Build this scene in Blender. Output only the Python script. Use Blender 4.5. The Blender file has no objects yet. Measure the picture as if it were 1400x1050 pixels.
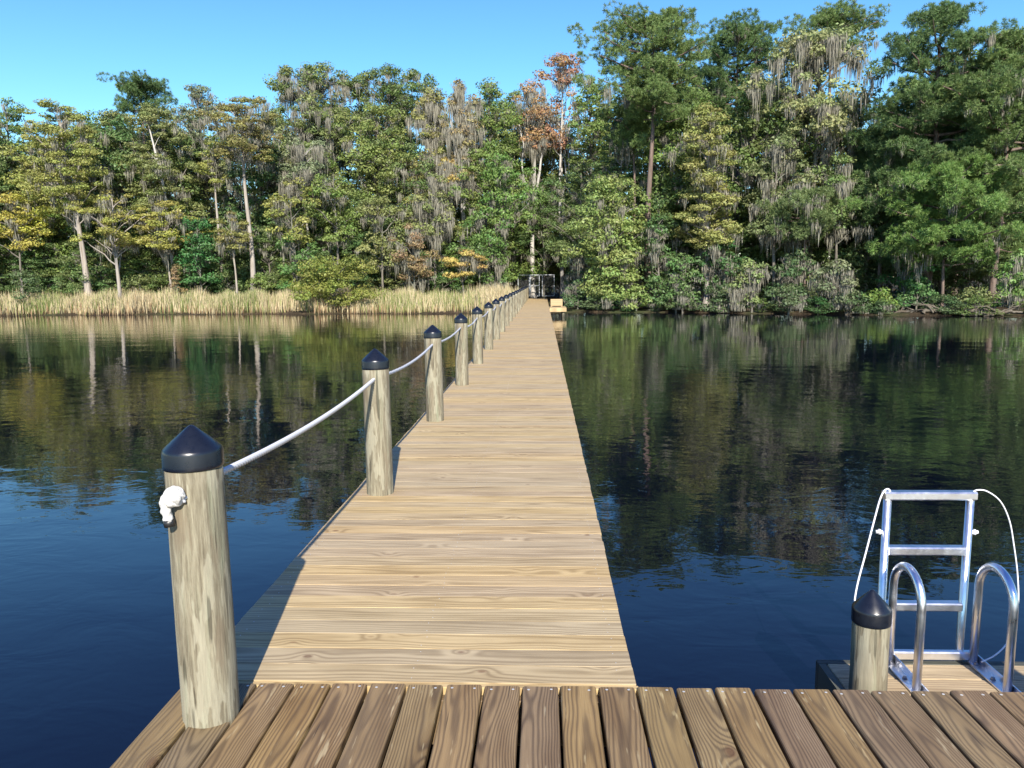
import bpy, math, random
import numpy as np
from mathutils import Matrix, Vector

S = bpy.context.scene
COL = S.collection
# ------------------------------------------------------------------ camera
FPX = 1050.0                       # focal length in pixels of the 1400 px wide photograph
CAM_H = 1.6
def nz(v): return v / np.linalg.norm(v)
_d = nz(np.array([42.0, 143.0, -FPX])); _d2 = np.array([1042.0, 153.0, -FPX])
_u = nz(np.cross(_d2, _d)); _u = _u if _u[1] > 0 else -_u
_x = np.cross(_d, _u)
CM = np.array([_x, _d, _u])        # camera -> world
cam_data = bpy.data.cameras.new("camera")
cam = bpy.data.objects.new("camera", cam_data); COL.objects.link(cam)
m4 = Matrix([list(CM[i]) + [0] for i in range(3)] + [[0, 0, 0, 1]])
cam.matrix_world = Matrix.Translation((0, 0, CAM_H)) @ m4
cam_data.sensor_width = 36; cam_data.sensor_fit = 'HORIZONTAL'
cam_data.lens = 36 * FPX / 1400
cam_data.clip_start = 0.05; cam_data.clip_end = 3000
S.camera = cam
def ray(px, py): return CM @ np.array([px - 700, 525 - py, -FPX])
def G(px, py, z=0.0):
    r = ray(px, py); t = (z - CAM_H) / r[2]; return np.array([r[0]*t, r[1]*t, z])
def W(px, py, Y):
    r = ray(px, py); t = Y / r[1]; return np.array([r[0]*t, Y, CAM_H + r[2]*t])

# ------------------------------------------------------------------ world, sun, exposure
SUN_EL, SUN_AZ = math.radians(33), math.radians(8.3)   # sun behind the camera, a little to the right
sd = Vector((math.sin(SUN_AZ)*math.cos(SUN_EL), -math.cos(SUN_AZ)*math.cos(SUN_EL), math.sin(SUN_EL)))
world = bpy.data.worlds.new("World"); S.world = world; world.use_nodes = True
wt = world.node_tree
bg = wt.nodes['Background']
sky = wt.nodes.new('ShaderNodeTexSky'); sky.sky_type = 'NISHITA'; sky.sun_disc = False
sky.sun_elevation = SUN_EL; sky.sun_rotation = math.radians(180) - SUN_AZ
sky.air_density = 1.0; sky.dust_density = 0.1; sky.ozone_density = 3.2; sky.altitude = 0
hs_ = wt.nodes.new('ShaderNodeHueSaturation'); mr2_ = wt.nodes.new('ShaderNodeMapRange'); wt.links.new(mr2_.outputs[0], hs_.inputs['Saturation'])
# the low sky is a touch more cyan, the high sky a deeper blue
tc_ = wt.nodes.new('ShaderNodeTexCoord'); sx_ = wt.nodes.new('ShaderNodeSeparateXYZ'); mr_ = wt.nodes.new('ShaderNodeMapRange')
wt.links.new(tc_.outputs['Generated'], sx_.inputs[0]); wt.links.new(sx_.outputs[2], mr_.inputs[0]); wt.links.new(mr_.outputs[0], hs_.inputs['Hue'])
for i_, x_ in ((1, .1), (2, .6), (3, .486), (4, .520)): mr_.inputs[i_].default_value = x_
wt.links.new(sx_.outputs[2], mr2_.inputs[0])
for i_, x_ in ((1, .2), (2, .7), (3, 1.26), (4, 1.22)): mr2_.inputs[i_].default_value = x_
wt.links.new(sky.outputs[0], hs_.inputs['Color']); wt.links.new(hs_.outputs[0], bg.inputs[0]); bg.inputs[1].default_value = 0.128
sl = bpy.data.lights.new("sun", 'SUN'); sl.energy = 5.0; sl.angle = math.radians(0.5); sl.color = (1.0, 0.93, 0.82)
so = bpy.data.objects.new("sun", sl); COL.objects.link(so)
so.rotation_euler = sd.to_track_quat('Z', 'Y').to_euler()
S.view_settings.view_transform = 'Standard'; S.view_settings.look = 'None'
S.view_settings.gamma = 1; S.view_settings.exposure = 0.80
S.render.engine = 'CYCLES'
S.cycles.max_bounces = 6; S.cycles.diffuse_bounces = 2; S.cycles.glossy_bounces = 3
S.cycles.transmission_bounces = 3; S.cycles.transparent_max_bounces = 6

WATER = -0.52
SHORE = [(-400, 60), (-60, 54), (-37, 51.8), (-24, 51.3), (-11.6, 50.1), (-1.9, 48.6), (2.7, 49.3), (7, 48.6), (11.3, 46.6), (17, 43.4),
         (24.4, 40.1), (40, 37), (70, 30), (400, 10)]
def shore_y(x):
    return float(np.interp(x, [p[0] for p in SHORE], [p[1] for p in SHORE]))

# ------------------------------------------------------------------ helpers
def link(o, parent=None):
    COL.objects.link(o)
    if parent is not None: o.parent = parent
    return o
def tag(o, label=None, cat=None, group=None, kind=None):
    if label: o['label'] = label
    if cat: o['category'] = cat
    if group: o['group'] = group
    if kind: o['kind'] = kind
    return o
def empty(name, loc, label, cat, group=None):
    o = bpy.data.objects.new(name, None); o.location = loc; o.empty_display_size = 0.2
    COL.objects.link(o); return tag(o, label, cat, group)

class MB:
    """collects verts/faces in world space; build() links ONE mesh object"""
    def __init__(s): s.v = []; s.f = []; s.mi = []; s.sm = []; s.bc = []; s.has_bc = False
    def add(s, vs, fs, mi=0, smooth=False, bc=None):
        b = len(s.v); s.v += [tuple(v) for v in vs]
        s.bc += (bc if bc is not None else [(0, 0, 0)]*len(vs))
        if bc is not None: s.has_bc = True
        for f in fs: s.f.append(tuple(b+i for i in f)); s.mi.append(mi); s.sm.append(smooth)
    def box(s, x0, x1, y0, y1, z0, z1, mi=0):
        vs = [(x, y, z) for z in (z0, z1) for y in (y0, y1) for x in (x0, x1)]
        s.add(vs, [(0, 2, 3, 1), (4, 5, 7, 6), (0, 1, 5, 4), (2, 6, 7, 3), (0, 4, 6, 2), (1, 3, 7, 5)], mi)
    def board(s, c, w, t, L, axis, bid, bev=0.006, twist=0.0, jit=0.0, rnd=random, mi=0, nseg=1):
        """a sawn board, top face centre c, width w, thickness t, length L along axis 'x'/'y'/'z'(upright, face to -y)"""
        prof = [(-w/2, -bev), (-w/2+bev*.35, -bev*.3), (-w/2+bev, 0), (w/2-bev, 0), (w/2-bev*.35, -bev*.3), (w/2, -bev), (w/2, -t+.003), (w/2-.003, -t), (-w/2+.003, -t), (-w/2, -t+.003)]
        n = len(prof); vs = []; bc = []
        st = [0.0, bev*0.8] + [L*i/nseg for i in range(1, nseg)] + [L-bev*0.8, L]
        wob = [rnd.uniform(-jit, jit) for _ in st]
        for k, a in enumerate(st):
            end = (k == 0 or k == len(st)-1)
            for (u, d) in prof:
                uu = u*(1 - (bev*1.2/w*2 if end else 0)); dd = d - (bev*.8 if (end and d > -t/2) else 0) + twist*u*(a/L-.5) + wob[k]*.4
                al = a - L/2
                if axis == 'y': p = (c[0]+uu+wob[k], c[1]+al, c[2]+dd)
                elif axis == 'x': p = (c[0]+al, c[1]+uu+wob[k]*.3, c[2]+dd)
                else: p = (c[0]+uu, c[1]-dd, c[2]+al)
                vs.append(p); bc.append((u + bid*7.0, d, al + bid*31.0))
        fs = [tuple(range(n))[::-1], tuple(range((len(st)-1)*n, len(st)*n))]
        for k in range(len(st)-1):
            for i in range(n):
                j = (i+1) % n
                fs.append((k*n+i, k*n+j, (k+1)*n+j, (k+1)*n+i))
        if axis == 'x': fs = [f[::-1] for f in fs]
        s.add(vs, fs, mi, False, bc)
    def tube(s, pts, rad, n=10, mi=0, caps=True, fn=None, smooth=True):
        pts = [np.array(p, float) for p in pts]
        if not hasattr(rad, '__len__'): rad = [rad]*len(pts)
        T = [nz(pts[min(i+1, len(pts)-1)]-pts[max(i-1, 0)]) for i in range(len(pts))]
        up = np.array([0, 0, 1.0]) if abs(T[0][2]) < .9 else np.array([1.0, 0, 0])
        A = nz(np.cross(up, T[0])); vs = []; s_ = 0
        for i, p in enumerate(pts):
            A = nz(A - T[i]*A.dot(T[i])); B = np.cross(T[i], A)
            if i: s_ += np.linalg.norm(p-pts[i-1])
            for k in range(n):
                a = 2*math.pi*k/n
                r = rad[i]*(fn(a, s_) if fn else 1)
                vs.append(p + r*(math.cos(a)*A+math.sin(a)*B))
        fs = [(i*n+k, i*n+(k+1) % n, (i+1)*n+(k+1) % n, (i+1)*n+k) for i in range(len(pts)-1) for k in range(n)]
        if caps: fs += [tuple(range(n))[::-1], tuple(range((len(pts)-1)*n, len(pts)*n))]
        s.add(vs, fs, mi, smooth)
    def lathe(s, c, prof, n=40, mi=0, fn=None, smooth=True):
        vs = []
        for (r, z) in prof:
            for k in range(n):
                a = 2*math.pi*k/n; rr = r*(fn(a, z) if fn else 1)
                vs.append((c[0]+rr*math.cos(a), c[1]+rr*math.sin(a), c[2]+z))
        fs = [(i*n+k, i*n+(k+1) % n, (i+1)*n+(k+1) % n, (i+1)*n+k) for i in range(len(prof)-1) for k in range(n)]
        fs += [tuple(range(n))[::-1], tuple(range((len(prof)-1)*n, len(prof)*n))]
        s.add(vs, fs, mi, smooth)
    def build(s, name, mats, parent=None, origin=(0, 0, 0)):
        me = bpy.data.meshes.new(name); o = np.array(origin, float)
        me.from_pydata([tuple(np.array(v, float)-o) for v in s.v], [], s.f)
        for m in (mats if isinstance(mats, (list, tuple)) else [mats]): me.materials.append(m)
        me.polygons.foreach_set('material_index', s.mi); me.polygons.foreach_set('use_smooth', s.sm)
        if s.has_bc:
            a = me.attributes.new('bc', 'FLOAT_VECTOR', 'POINT'); a.data.foreach_set('vector', np.array(s.bc, 'f').ravel())
        me.update()
        ob = bpy.data.objects.new(name, me); link(ob, parent)
        if parent is None: ob.location = origin
        return ob

class NT:
    def __init__(s, name):
        s.m = bpy.data.materials.new(name); s.m.use_nodes = True; s.t = s.m.node_tree; s.t.nodes.clear()
        s.out = s.n('ShaderNodeOutputMaterial')
    def n(s, ty, ins=None, **kw):
        nd = s.t.nodes.new(ty)
        for k, v in kw.items(): setattr(nd, k, v)
        for k, v in (ins or {}).items(): s.put(nd.inputs[k], v)
        return nd
    def put(s, sock, v):
        if hasattr(v, 'is_linked') or isinstance(v, bpy.types.NodeSocket): s.t.links.new(v, sock)
        elif isinstance(v, bpy.types.Node): s.t.links.new(v.outputs[0], sock)
        else:
            if sock.type == 'RGBA' and hasattr(v, '__len__') and len(v) == 3: v = (*v, 1)
            sock.default_value = v
    def math(s, op, a, b=0.0, c=0.0, clamp=False):
        nd = s.n('ShaderNodeMath', operation=op, use_clamp=clamp)
        for i, v in enumerate((a, b, c)): s.put(nd.inputs[i], v)
        return nd.outputs[0]
    def mix(s, f, a, b, blend='MIX'):
        nd = s.n('ShaderNodeMix', data_type='RGBA', blend_type=blend)
        s.put(nd.inputs[0], f); s.put(nd.inputs[6], a); s.put(nd.inputs[7], b)
        return nd.outputs[2]
    def ramp(s, f, stops):
        nd = s.n('ShaderNodeValToRGB'); s.put(nd.inputs[0], f); e = nd.color_ramp.elements
        while len(e) < len(stops): e.new(0.5)
        for i, (p, c) in enumerate(stops): e[i].position = p; e[i].color = (*c, 1) if len(c) == 3 else c
        return nd.outputs[0]
    def maprange(s, v, a, b, c, d, clamp=True):
        nd = s.n('ShaderNodeMapRange', clamp=clamp)
        for i, x in enumerate((v, a, b, c, d)): s.put(nd.inputs[i], x)
        return nd.outputs[0]
    def xyz(s, x, y, z):
        nd = s.n('ShaderNodeCombineXYZ')
        for i, v in enumerate((x, y, z)): s.put(nd.inputs[i], v)
        return nd.outputs[0]
    def noise(s, vec, scale, detail=2, rough=.5, dist=0, out='Fac'):
        nd = s.n('ShaderNodeTexNoise', {'Vector': vec, 'Scale': scale, 'Detail': detail, 'Roughness': rough, 'Distortion': dist})
        return nd.outputs[out]
    def bsdf(s, **ins):
        nd = s.n('ShaderNodeBsdfPrincipled')
        for k, v in ins.items(): s.put(nd.inputs[k.replace('_', ' ')], v)
        s.t.links.new(nd.outputs[0], s.out.inputs[0]); return nd
    def bump(s, h, strength, dist=0.01, normal=None):
        nd = s.n('ShaderNodeBump', {'Height': h, 'Strength': strength, 'Distance': dist})
        if normal is not None: s.put(nd.inputs['Normal'], normal)
        return nd.outputs[0]

# ------------------------------------------------------------------ materials
def wood(name, c_light, c_dark, c_stain, freq, contrast, rough=.75, knot_c=(.12, .055, .025), vary=.35, bumpd=.0012, grey=(.2, .18, .14), hv=.012, kr=1.0, streak=0.0, sv=1.0):
    k = NT(name)
    at = k.n('ShaderNodeAttribute', attribute_name='bc').outputs['Vector']
    sp = k.n('ShaderNodeSeparateXYZ', {0: at}); U, D, V = sp.outputs
    # bc.x = u + bid*7 , bc.z = v + bid*31 ; recover board id
    bid = k.math('FLOOR', k.math('ADD', k.math('DIVIDE', U, 7.0), 0.5))
    u = k.math('SUBTRACT', U, k.math('MULTIPLY', bid, 7.0))
    v = k.math('SUBTRACT', V, k.math('MULTIPLY', bid, 31.0))
    rnd = k.n('ShaderNodeTexWhiteNoise', {'W': bid}, noise_dimensions='1D'); r1 = rnd.outputs['Value']
    rc = k.n('ShaderNodeSeparateColor', {0: rnd.outputs['Color']}); ra, rb, rd = rc.outputs
    vo = k.math('ADD', v, k.math('MULTIPLY', ra, 90.0))
    n1 = k.noise(k.xyz(vo, bid, 0.0), .9, 2, .5)
    n2 = k.noise(k.xyz(k.math('MULTIPLY', vo, 1.0), 7.7, bid), .55, 1, .5)
    cu = k.math('MULTIPLY', k.math('SUBTRACT', n1, .5), .16)
    cu = k.math('ADD', cu, k.math('MULTIPLY', k.math('SUBTRACT', rb, .5), .12))
    du = k.math('SUBTRACT', u, cu)
    dep = k.math('ADD', .012, k.math('MULTIPLY', n2, .11))
    # knots
    kv = k.xyz(k.math('ADD', k.math('MULTIPLY', u, 3.2*kr), k.math('MULTIPLY', rd, 40)), k.math('MULTIPLY', vo, 1.9*kr), bid)
    vor = k.n('ShaderNodeTexVoronoi', {'Vector': kv, 'Scale': 1.0, 'Randomness': 1.0}, voronoi_dimensions='3D')
    kd = vor.outputs['Distance']
    kn = k.maprange(kd, .0, .42, 1.0, 0.0); kn2 = k.math('POWER', kn, 2.5)
    warp = k.noise(k.xyz(k.math('MULTIPLY', u, 22), k.math('MULTIPLY', vo, 3.0), bid), 1.0, 2, .5)
    rr = k.math('SQRT', k.math('ADD', k.math('MULTIPLY', du, du), k.math('MULTIPLY', dep, dep)))
    rr = k.math('ADD', rr, k.math('MULTIPLY', kn2, .035)); rr = k.math('ADD', rr, k.math('MULTIPLY', warp, .007))
    ring = k.math('SINE', k.math('MULTIPLY', rr, freq*6.2832))
    ring = k.math('POWER', k.math('ADD', k.math('MULTIPLY', ring, .5), .5), 1.8)
    fib = k.noise(k.xyz(k.math('MULTIPLY', u, 260), k.math('MULTIPLY', vo, 5), bid), 1.0, 3, .6)
    patch = k.noise(k.xyz(k.math('MULTIPLY', u, 9), k.math('MULTIPLY', vo, 1.6), bid), 1.0, 3, .55)
    base = k.mix(k.math('MULTIPLY', ring, contrast, clamp=True), c_light, c_dark)
    base = k.mix(k.maprange(patch, .42, .68, 0, .75), base, c_stain, 'MULTIPLY')
    base = k.mix(k.math('MULTIPLY', k.maprange(kd, .035, .085, 1.0, 0.0), .8), base, knot_c)
    base = k.mix(k.maprange(rd, .55, 1, 0, .45), base, grey)
    if streak:
        st = k.noise(k.xyz(k.math('MULTIPLY', u, 30), k.math('MULTIPLY', vo, 3.5), k.math('ADD', k.math('MULTIPLY', D, 40.0), k.math('ADD', bid, 9.0))), 1.0, 3, .6)
        base = k.mix(k.maprange(st, .63, .70, 0, streak), base, (.42, .33, .18))
        ck = k.noise(k.xyz(k.math('MULTIPLY', u, 90), k.math('MULTIPLY', vo, 2.2), k.math('ADD', bid, 19.0)), 1.0, 1, .4)
        base = k.mix(k.maprange(ck, .27, .22, 0, .8), base, (.03, .022, .015))
    g = k.math('MULTIPLY', k.maprange(r1, 0, 1, 1-vary, 1+vary*.8), k.maprange(fib, .3, .7, .84, 1.14))
    hs = k.n('ShaderNodeHueSaturation', {'Hue': k.maprange(rb, 0, 1, .5-hv, .5+hv), 'Saturation': k.maprange(ra, 0, 1, 1-.2*sv, 1+.12*sv), 'Value': g, 'Color': base})
    h = k.math('ADD', k.math('MULTIPLY', ring, .6), fib)
    k.bsdf(Base_Color=hs.outputs[0], Roughness=rough, Normal=k.bump(h, .5, bumpd), Specular_IOR_Level=.3)
    return k.m
M_NEAR = wood('weathered_board', (.30, .202, .092), (.140, .092, .046), (.54, .47, .41), 130, .9, .55, vary=.2, grey=(.145, .11, .062), streak=.8, hv=.007, sv=.6, bumpd=.0016)
M_WALK = wood('new_pine_board', (.505, .38, .205), (.30, .212, .108), (.70, .66, .60), 60, .8, .75, vary=.10, knot_c=(.2, .11, .055), grey=(.45, .345, .195), hv=.004, kr=1.6, sv=.7, bumpd=.0008)
M_DARKB = wood('dark_grey_green_board', (.105, .11, .085), (.05, .052, .042), (.6, .6, .6), 50, .8, .7, vary=.2, grey=(.1, .1, .09))  # dark grey-green boards, for the edges and the step's side

def mat_post():
    k = NT('treated_piling')
    tc = k.n('ShaderNodeTexCoord').outputs['Object']; oi = k.n('ShaderNodeObjectInfo').outputs['Random']
    mp = k.n('ShaderNodeMapping', {'Vector': tc, 'Scale': (1, 1, .07)}).outputs[0]
    mp = k.n('ShaderNodeVectorMath', {0: mp, 1: k.xyz(k.math('MULTIPLY', oi, 50), 0, 0)}, operation='ADD').outputs[0]
    a = k.noise(mp, 70, 6, .7); b = k.noise(mp, 14, 4, .65, .6); c = k.noise(mp, 160, 2, .6)
    mp2 = k.n('ShaderNodeMapping', {'Vector': tc, 'Scale': (1.1, 1.1, .2)}).outputs[0]
    mp2 = k.n('ShaderNodeVectorMath', {0: mp2, 1: k.xyz(0, k.math('MULTIPLY', oi, 30), 0)}, operation='ADD').outputs[0]
    p = k.noise(mp2, 17, 3, .55)
    col = k.ramp(a, [(.34, (.12, .10, .066)), (.5, (.225, .198, .135)), (.66, (.315, .285, .20))])
    col = k.mix(k.maprange(p, .54, .565, 0, .6), col, (.36, .335, .245))
    col = k.mix(k.maprange(p, .43, .37, 0, .6), col, (.19, .15, .10))
    col = k.mix(k.maprange(b, .55, .75, 0, .55), col, (.26, .30, .20))
    lp = k.math('SUBTRACT', k.n('ShaderNodeSeparateXYZ', {0: k.n('ShaderNodeNewGeometry').outputs['Position']}).outputs[2], WATER)
    col = k.mix(k.maprange(lp, .35, .1, 0, .85), col, (.05, .05, .035))
    crack = k.maprange(k.noise(mp, 34, 1, .4), .33, .36, .45, 1)
    col = k.mix(1.0, col, k.xyz(crack, crack, crack), 'MULTIPLY')
    col = k.mix(k.maprange(c, .3, .7, .25, 0), col, (.1, .085, .06))
    k.bsdf(Base_Color=col, Roughness=.85, Specular_IOR_Level=.2, Normal=k.bump(k.math('ADD', a, k.math('MULTIPLY', p, .8)), .6, .006))
    return k.m
M_POST = mat_post()
def simple(name, col, rough=.5, metal=0, spec=.5, nscale=0, namp=.2, bump=0):
    k = NT(name); c = col; nrm = None
    if nscale:
        tc = k.n('ShaderNodeTexCoord').outputs['Object']; f = k.noise(tc, nscale, 4, .6)
        c = k.mix(f, tuple(x*(1-namp) for x in col), tuple(min(1, x*(1+namp)) for x in col))
        rough = k.maprange(f, .3, .7, rough*.8, min(1, rough*1.2))
        if bump: nrm = k.bump(f, .5, bump)
    b = k.bsdf(Base_Color=c, Roughness=rough, Metallic=metal, Specular_IOR_Level=spec)
    if nrm is not None: k.put(b.inputs['Normal'], nrm)
    return k.m
M_CAP = simple('black_plastic', (.007, .009, .015), .3, 0, .6, 30, .25)
M_ROPE = simple('white_nylon', (.50, .51, .54), .7, 0, .3, 60, .12)
M_KNOT = simple('white_braid', (.60, .585, .55), .8, 0, .2, 110, .35, .006)
M_TAPE = simple('black_tape', (.02, .02, .02), .4)
M_ALU = simple('aluminium', (.82, .83, .86), .34, 1.0, .5, 18, .12)
M_ALUD = simple('galvanised_frame', (.42, .44, .45), .5, .5, .5, 18, .2)
M_BOLT = simple('steel_bolt', (.3, .3, .32), .4, .9)
M_NAIL = simple('nail_head', (.62, .6, .54), .35, .3)
M_WCORD = simple('white_cord', (.75, .75, .76), .45)

def mat_mesh():
    k = NT('chain_link_mesh')
    tc = k.n('ShaderNodeTexCoord').outputs['Object']; sp = k.n('ShaderNodeSeparateXYZ', {0: tc})
    def ln(sgn):
        s = k.math('ADD', k.math('MULTIPLY', sp.outputs[0], sgn), sp.outputs[2])
        f = k.math('FRACT', k.math('MULTIPLY', s, 14)); return k.math('LESS_THAN', f, .07)
    a = k.math('MAXIMUM', ln(1), ln(-1))
    b = k.n('ShaderNodeBsdfPrincipled', {'Base Color': (.16, .165, .165), 'Metallic': .2, 'Roughness': .5})
    t = k.n('ShaderNodeBsdfTransparent'); mx = k.n('ShaderNodeMixShader', {0: a, 1: t.outputs[0], 2: b.outputs[0]})
    k.t.links.new(mx.outputs[0], k.out.inputs[0]); return k.m
M_MESH = mat_mesh()

def mat_water():
    k = NT('river_water')
    pos = k.n('ShaderNodeNewGeometry').outputs['Position']
    mp = k.n('ShaderNodeMapping', {'Vector': pos, 'Rotation': (0, 0, .25), 'Scale': (.75, 1.25, 1)}).outputs[0]
    a = k.noise(mp, .55, 2, .5, .3)
    b = k.noise(mp, 2.3, 3, .55, .6)
    c = k.noise(mp, 9.0, 2, .5, .3)
    zone = k.maprange(k.noise(pos, .07, 2, .5), .4, .62, .35, 1.15)
    h = k.math('ADD', k.math('MULTIPLY', a, .011), k.math('MULTIPLY', k.math('MULTIPLY', b, .0066), zone))
    h = k.math('ADD', h, k.math('MULTIPLY', k.math('MULTIPLY', c, .0011), zone))
    k.bsdf(Base_Color=(.0018, .0030, .0085), Roughness=.0, IOR=1.42, Normal=k.bump(h, 1.0, 1.0), Specular_IOR_Level=.5)
    return k.m
M_WATER = mat_water()
def mat_ground():
    k = NT('bank_soil')
    pos = k.n('ShaderNodeNewGeometry').outputs['Position']
    f = k.noise(pos, 2.5, 6, .65); g = k.noise(pos, 22, 3, .6)
    col = k.ramp(f, [(.3, (.02, .016, .011)), (.5, (.045, .034, .022)), (.7, (.09, .065, .04))])
    col = k.mix(k.maprange(g, .55, .7, 0, .6), col, (.17, .11, .06))
    col = k.mix(k.maprange(k.noise(pos, .4, 3), .5, .65, 0, .6), col, (.05, .07, .025))
    k.bsdf(Base_Color=col, Roughness=.95, Normal=k.bump(f, .8, .1), Specular_IOR_Level=.1); return k.m
M_GROUND = mat_ground()
def mat_leaf(name, rough=.5, spec=.35, trans=.3, objcol=True, col=(.1, .1, .1), lo=.62, hi=1.4, hue=.03):
    k = NT(name)
    t = k.n('ShaderNodeAttribute', attribute_name='t').outputs['Fac']
    t2 = k.n('ShaderNodeAttribute', attribute_name='t2').outputs['Fac']
    c = k.n('ShaderNodeObjectInfo').outputs['Color'] if objcol else col
    hs = k.n('ShaderNodeHueSaturation', {'Hue': k.maprange(t2, 0, 1, .5+hue, .5-hue), 'Saturation': k.maprange(t2, 0, 1, 1.0, .92), 'Value': k.maprange(t, 0, 1, lo, hi), 'Color': c})
    p = k.n('ShaderNodeBsdfPrincipled', {'Base Color': hs.outputs[0], 'Roughness': rough, 'Specular IOR Level': spec})
    tr = k.n('ShaderNodeBsdfTranslucent', {0: hs.outputs[0]})
    mx = k.n('ShaderNodeMixShader', {0: trans, 1: p.outputs[0], 2: tr.outputs[0]})
    k.t.links.new(mx.outputs[0], k.out.inputs[0]); return k.m
M_LEAF = mat_leaf('foliage')
M_MOSS = mat_leaf('hanging_moss', .95, .05, .15, True, lo=.6, hi=1.35, hue=.012)
M_REED = mat_leaf('dry_reeds', .8, .15, .2, False, (.5, .4, .2))
def mat_reed():
    k = NT('reed_blades')
    t = k.n('ShaderNodeAttribute', attribute_name='t').outputs['Fac']
    t2 = k.n('ShaderNodeAttribute', attribute_name='t2').outputs['Fac']
    c = k.ramp(t2, [(0.0, (.15, .20, .055)), (.3, (.27, .28, .10)), (.45, (.42, .35, .19)), (.8, (.55, .46, .28)), (1, (.30, .19, .10))])
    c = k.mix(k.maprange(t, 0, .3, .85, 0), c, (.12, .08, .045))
    k.bsdf(Base_Color=c, Roughness=.7, Specular_IOR_Level=.2); return k.m
M_REED = mat_reed()
def mat_bark(name, a, b, patch=None, zs=.2):
    k = NT(name)
    pos = k.n('ShaderNodeNewGeometry').outputs['Position']
    mp = k.n('ShaderNodeMapping', {'Vector': pos, 'Scale': (1, 1, zs)}).outputs[0]
    f = k.noise(mp, 9, 5, .65, .5); g = k.noise(mp, 2.4, 3, .6)
    c = k.mix(k.maprange(f, .3, .7, 0, 1), a, b)
    if patch: c = k.mix(k.maprange(g, .47, .6, 0, .8), c, patch)
    k.bsdf(Base_Color=c, Roughness=.95, Specular_IOR_Level=.1, Normal=k.bump(f, .9, .05)); return k.m
BARK = {'pine': mat_bark('pine_bark', (.075, .05, .04), (.24, .18, .15), (.16, .13, .11)),
        'cypress': mat_bark('cypress_bark', (.20, .165, .13), (.44, .39, .33), (.34, .31, .28), .08),
        'broad': mat_bark('oak_bark', (.09, .08, .065), (.24, .215, .18), (.17, .175, .14)),
        'pale': mat_bark('pale_bark', (.34, .31, .27), (.60, .57, .52), (.30, .29, .27), .15)}
M_LOG = mat_bark('driftwood', (.07, .06, .045), (.22, .19, .15), (.1, .08, .06), 1)

# ------------------------------------------------------------------ water and land
def ground_z(x, y):
    d = y - shore_y(x)
    if d < 0: return WATER - .02 + max(d*.25, -2.2)
    bank = .13*min(1, d/.6)
    return WATER - .02 + bank + .35*(1-math.exp(-max(d-4, 0)/12)) + .05*math.sin(x*1.3+y*.7)*min(1, d)
def build_land():
    xs = np.concatenate([np.array([-900, -500, -250, -120]), np.arange(-70, 71, 1.0), np.array([120, 250, 500, 900])])
    ds = np.concatenate([np.array([-8, -3, -1.2, -.5, -.2, 0, .15, .35, .6, 1, 1.6, 2.4, 3.5, 5, 7, 10, 15, 25, 45, 90, 200, 500, 1200])])
    rng = random.Random(3); vs = []; fs = []
    for j, d in enumerate(ds):
        for i, x in enumerate(xs):
            y = shore_y(x) + d + (.35*math.sin(x*.9)+.25*math.sin(x*2.3+1))
            vs.append((x, y, ground_z(x, y - (.35*math.sin(x*.9)+.25*math.sin(x*2.3+1))) + (rng.uniform(-.04, .06) if 0 < d < 30 else 0)))
    n = len(xs)
    for j in range(len(ds)-1):
        for i in range(n-1): fs.append((j*n+i, j*n+i+1, (j+1)*n+i+1, (j+1)*n+i))
    mb = MB(); mb.add(vs, fs, 0, True); o = mb.build('ground', M_GROUND); tag(o, kind='structure')
    mb = MB(); mb.add([(-1200, -900, WATER), (1200, -900, WATER), (1200, 1300, WATER), (-1200, 1300, WATER)], [(0, 1, 2, 3)])
    # keep the sheet only up to a little behind the bank
    mb = MB(); vs = [(-1200, -900, WATER), (1200, -900, WATER)]
    top = [(-1200, 70)] + [(x, y+1.2) for x, y in SHORE] + [(1200, 20)]
    vs += [(x, y, WATER) for x, y in reversed(top)]
    mb.add(vs, [tuple(range(len(vs)))]); o = mb.build('water', M_WATER); tag(o, kind='structure')
    mb = MB(); mb.add([(-1200, -900, -2.8), (1200, -900, -2.8), (1200, 75, -2.8), (-1200, 75, -2.8)], [(0, 1, 2, 3)])
    o = mb.build('riverbed', M_GROUND); tag(o, kind='structure')
build_land()

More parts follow.
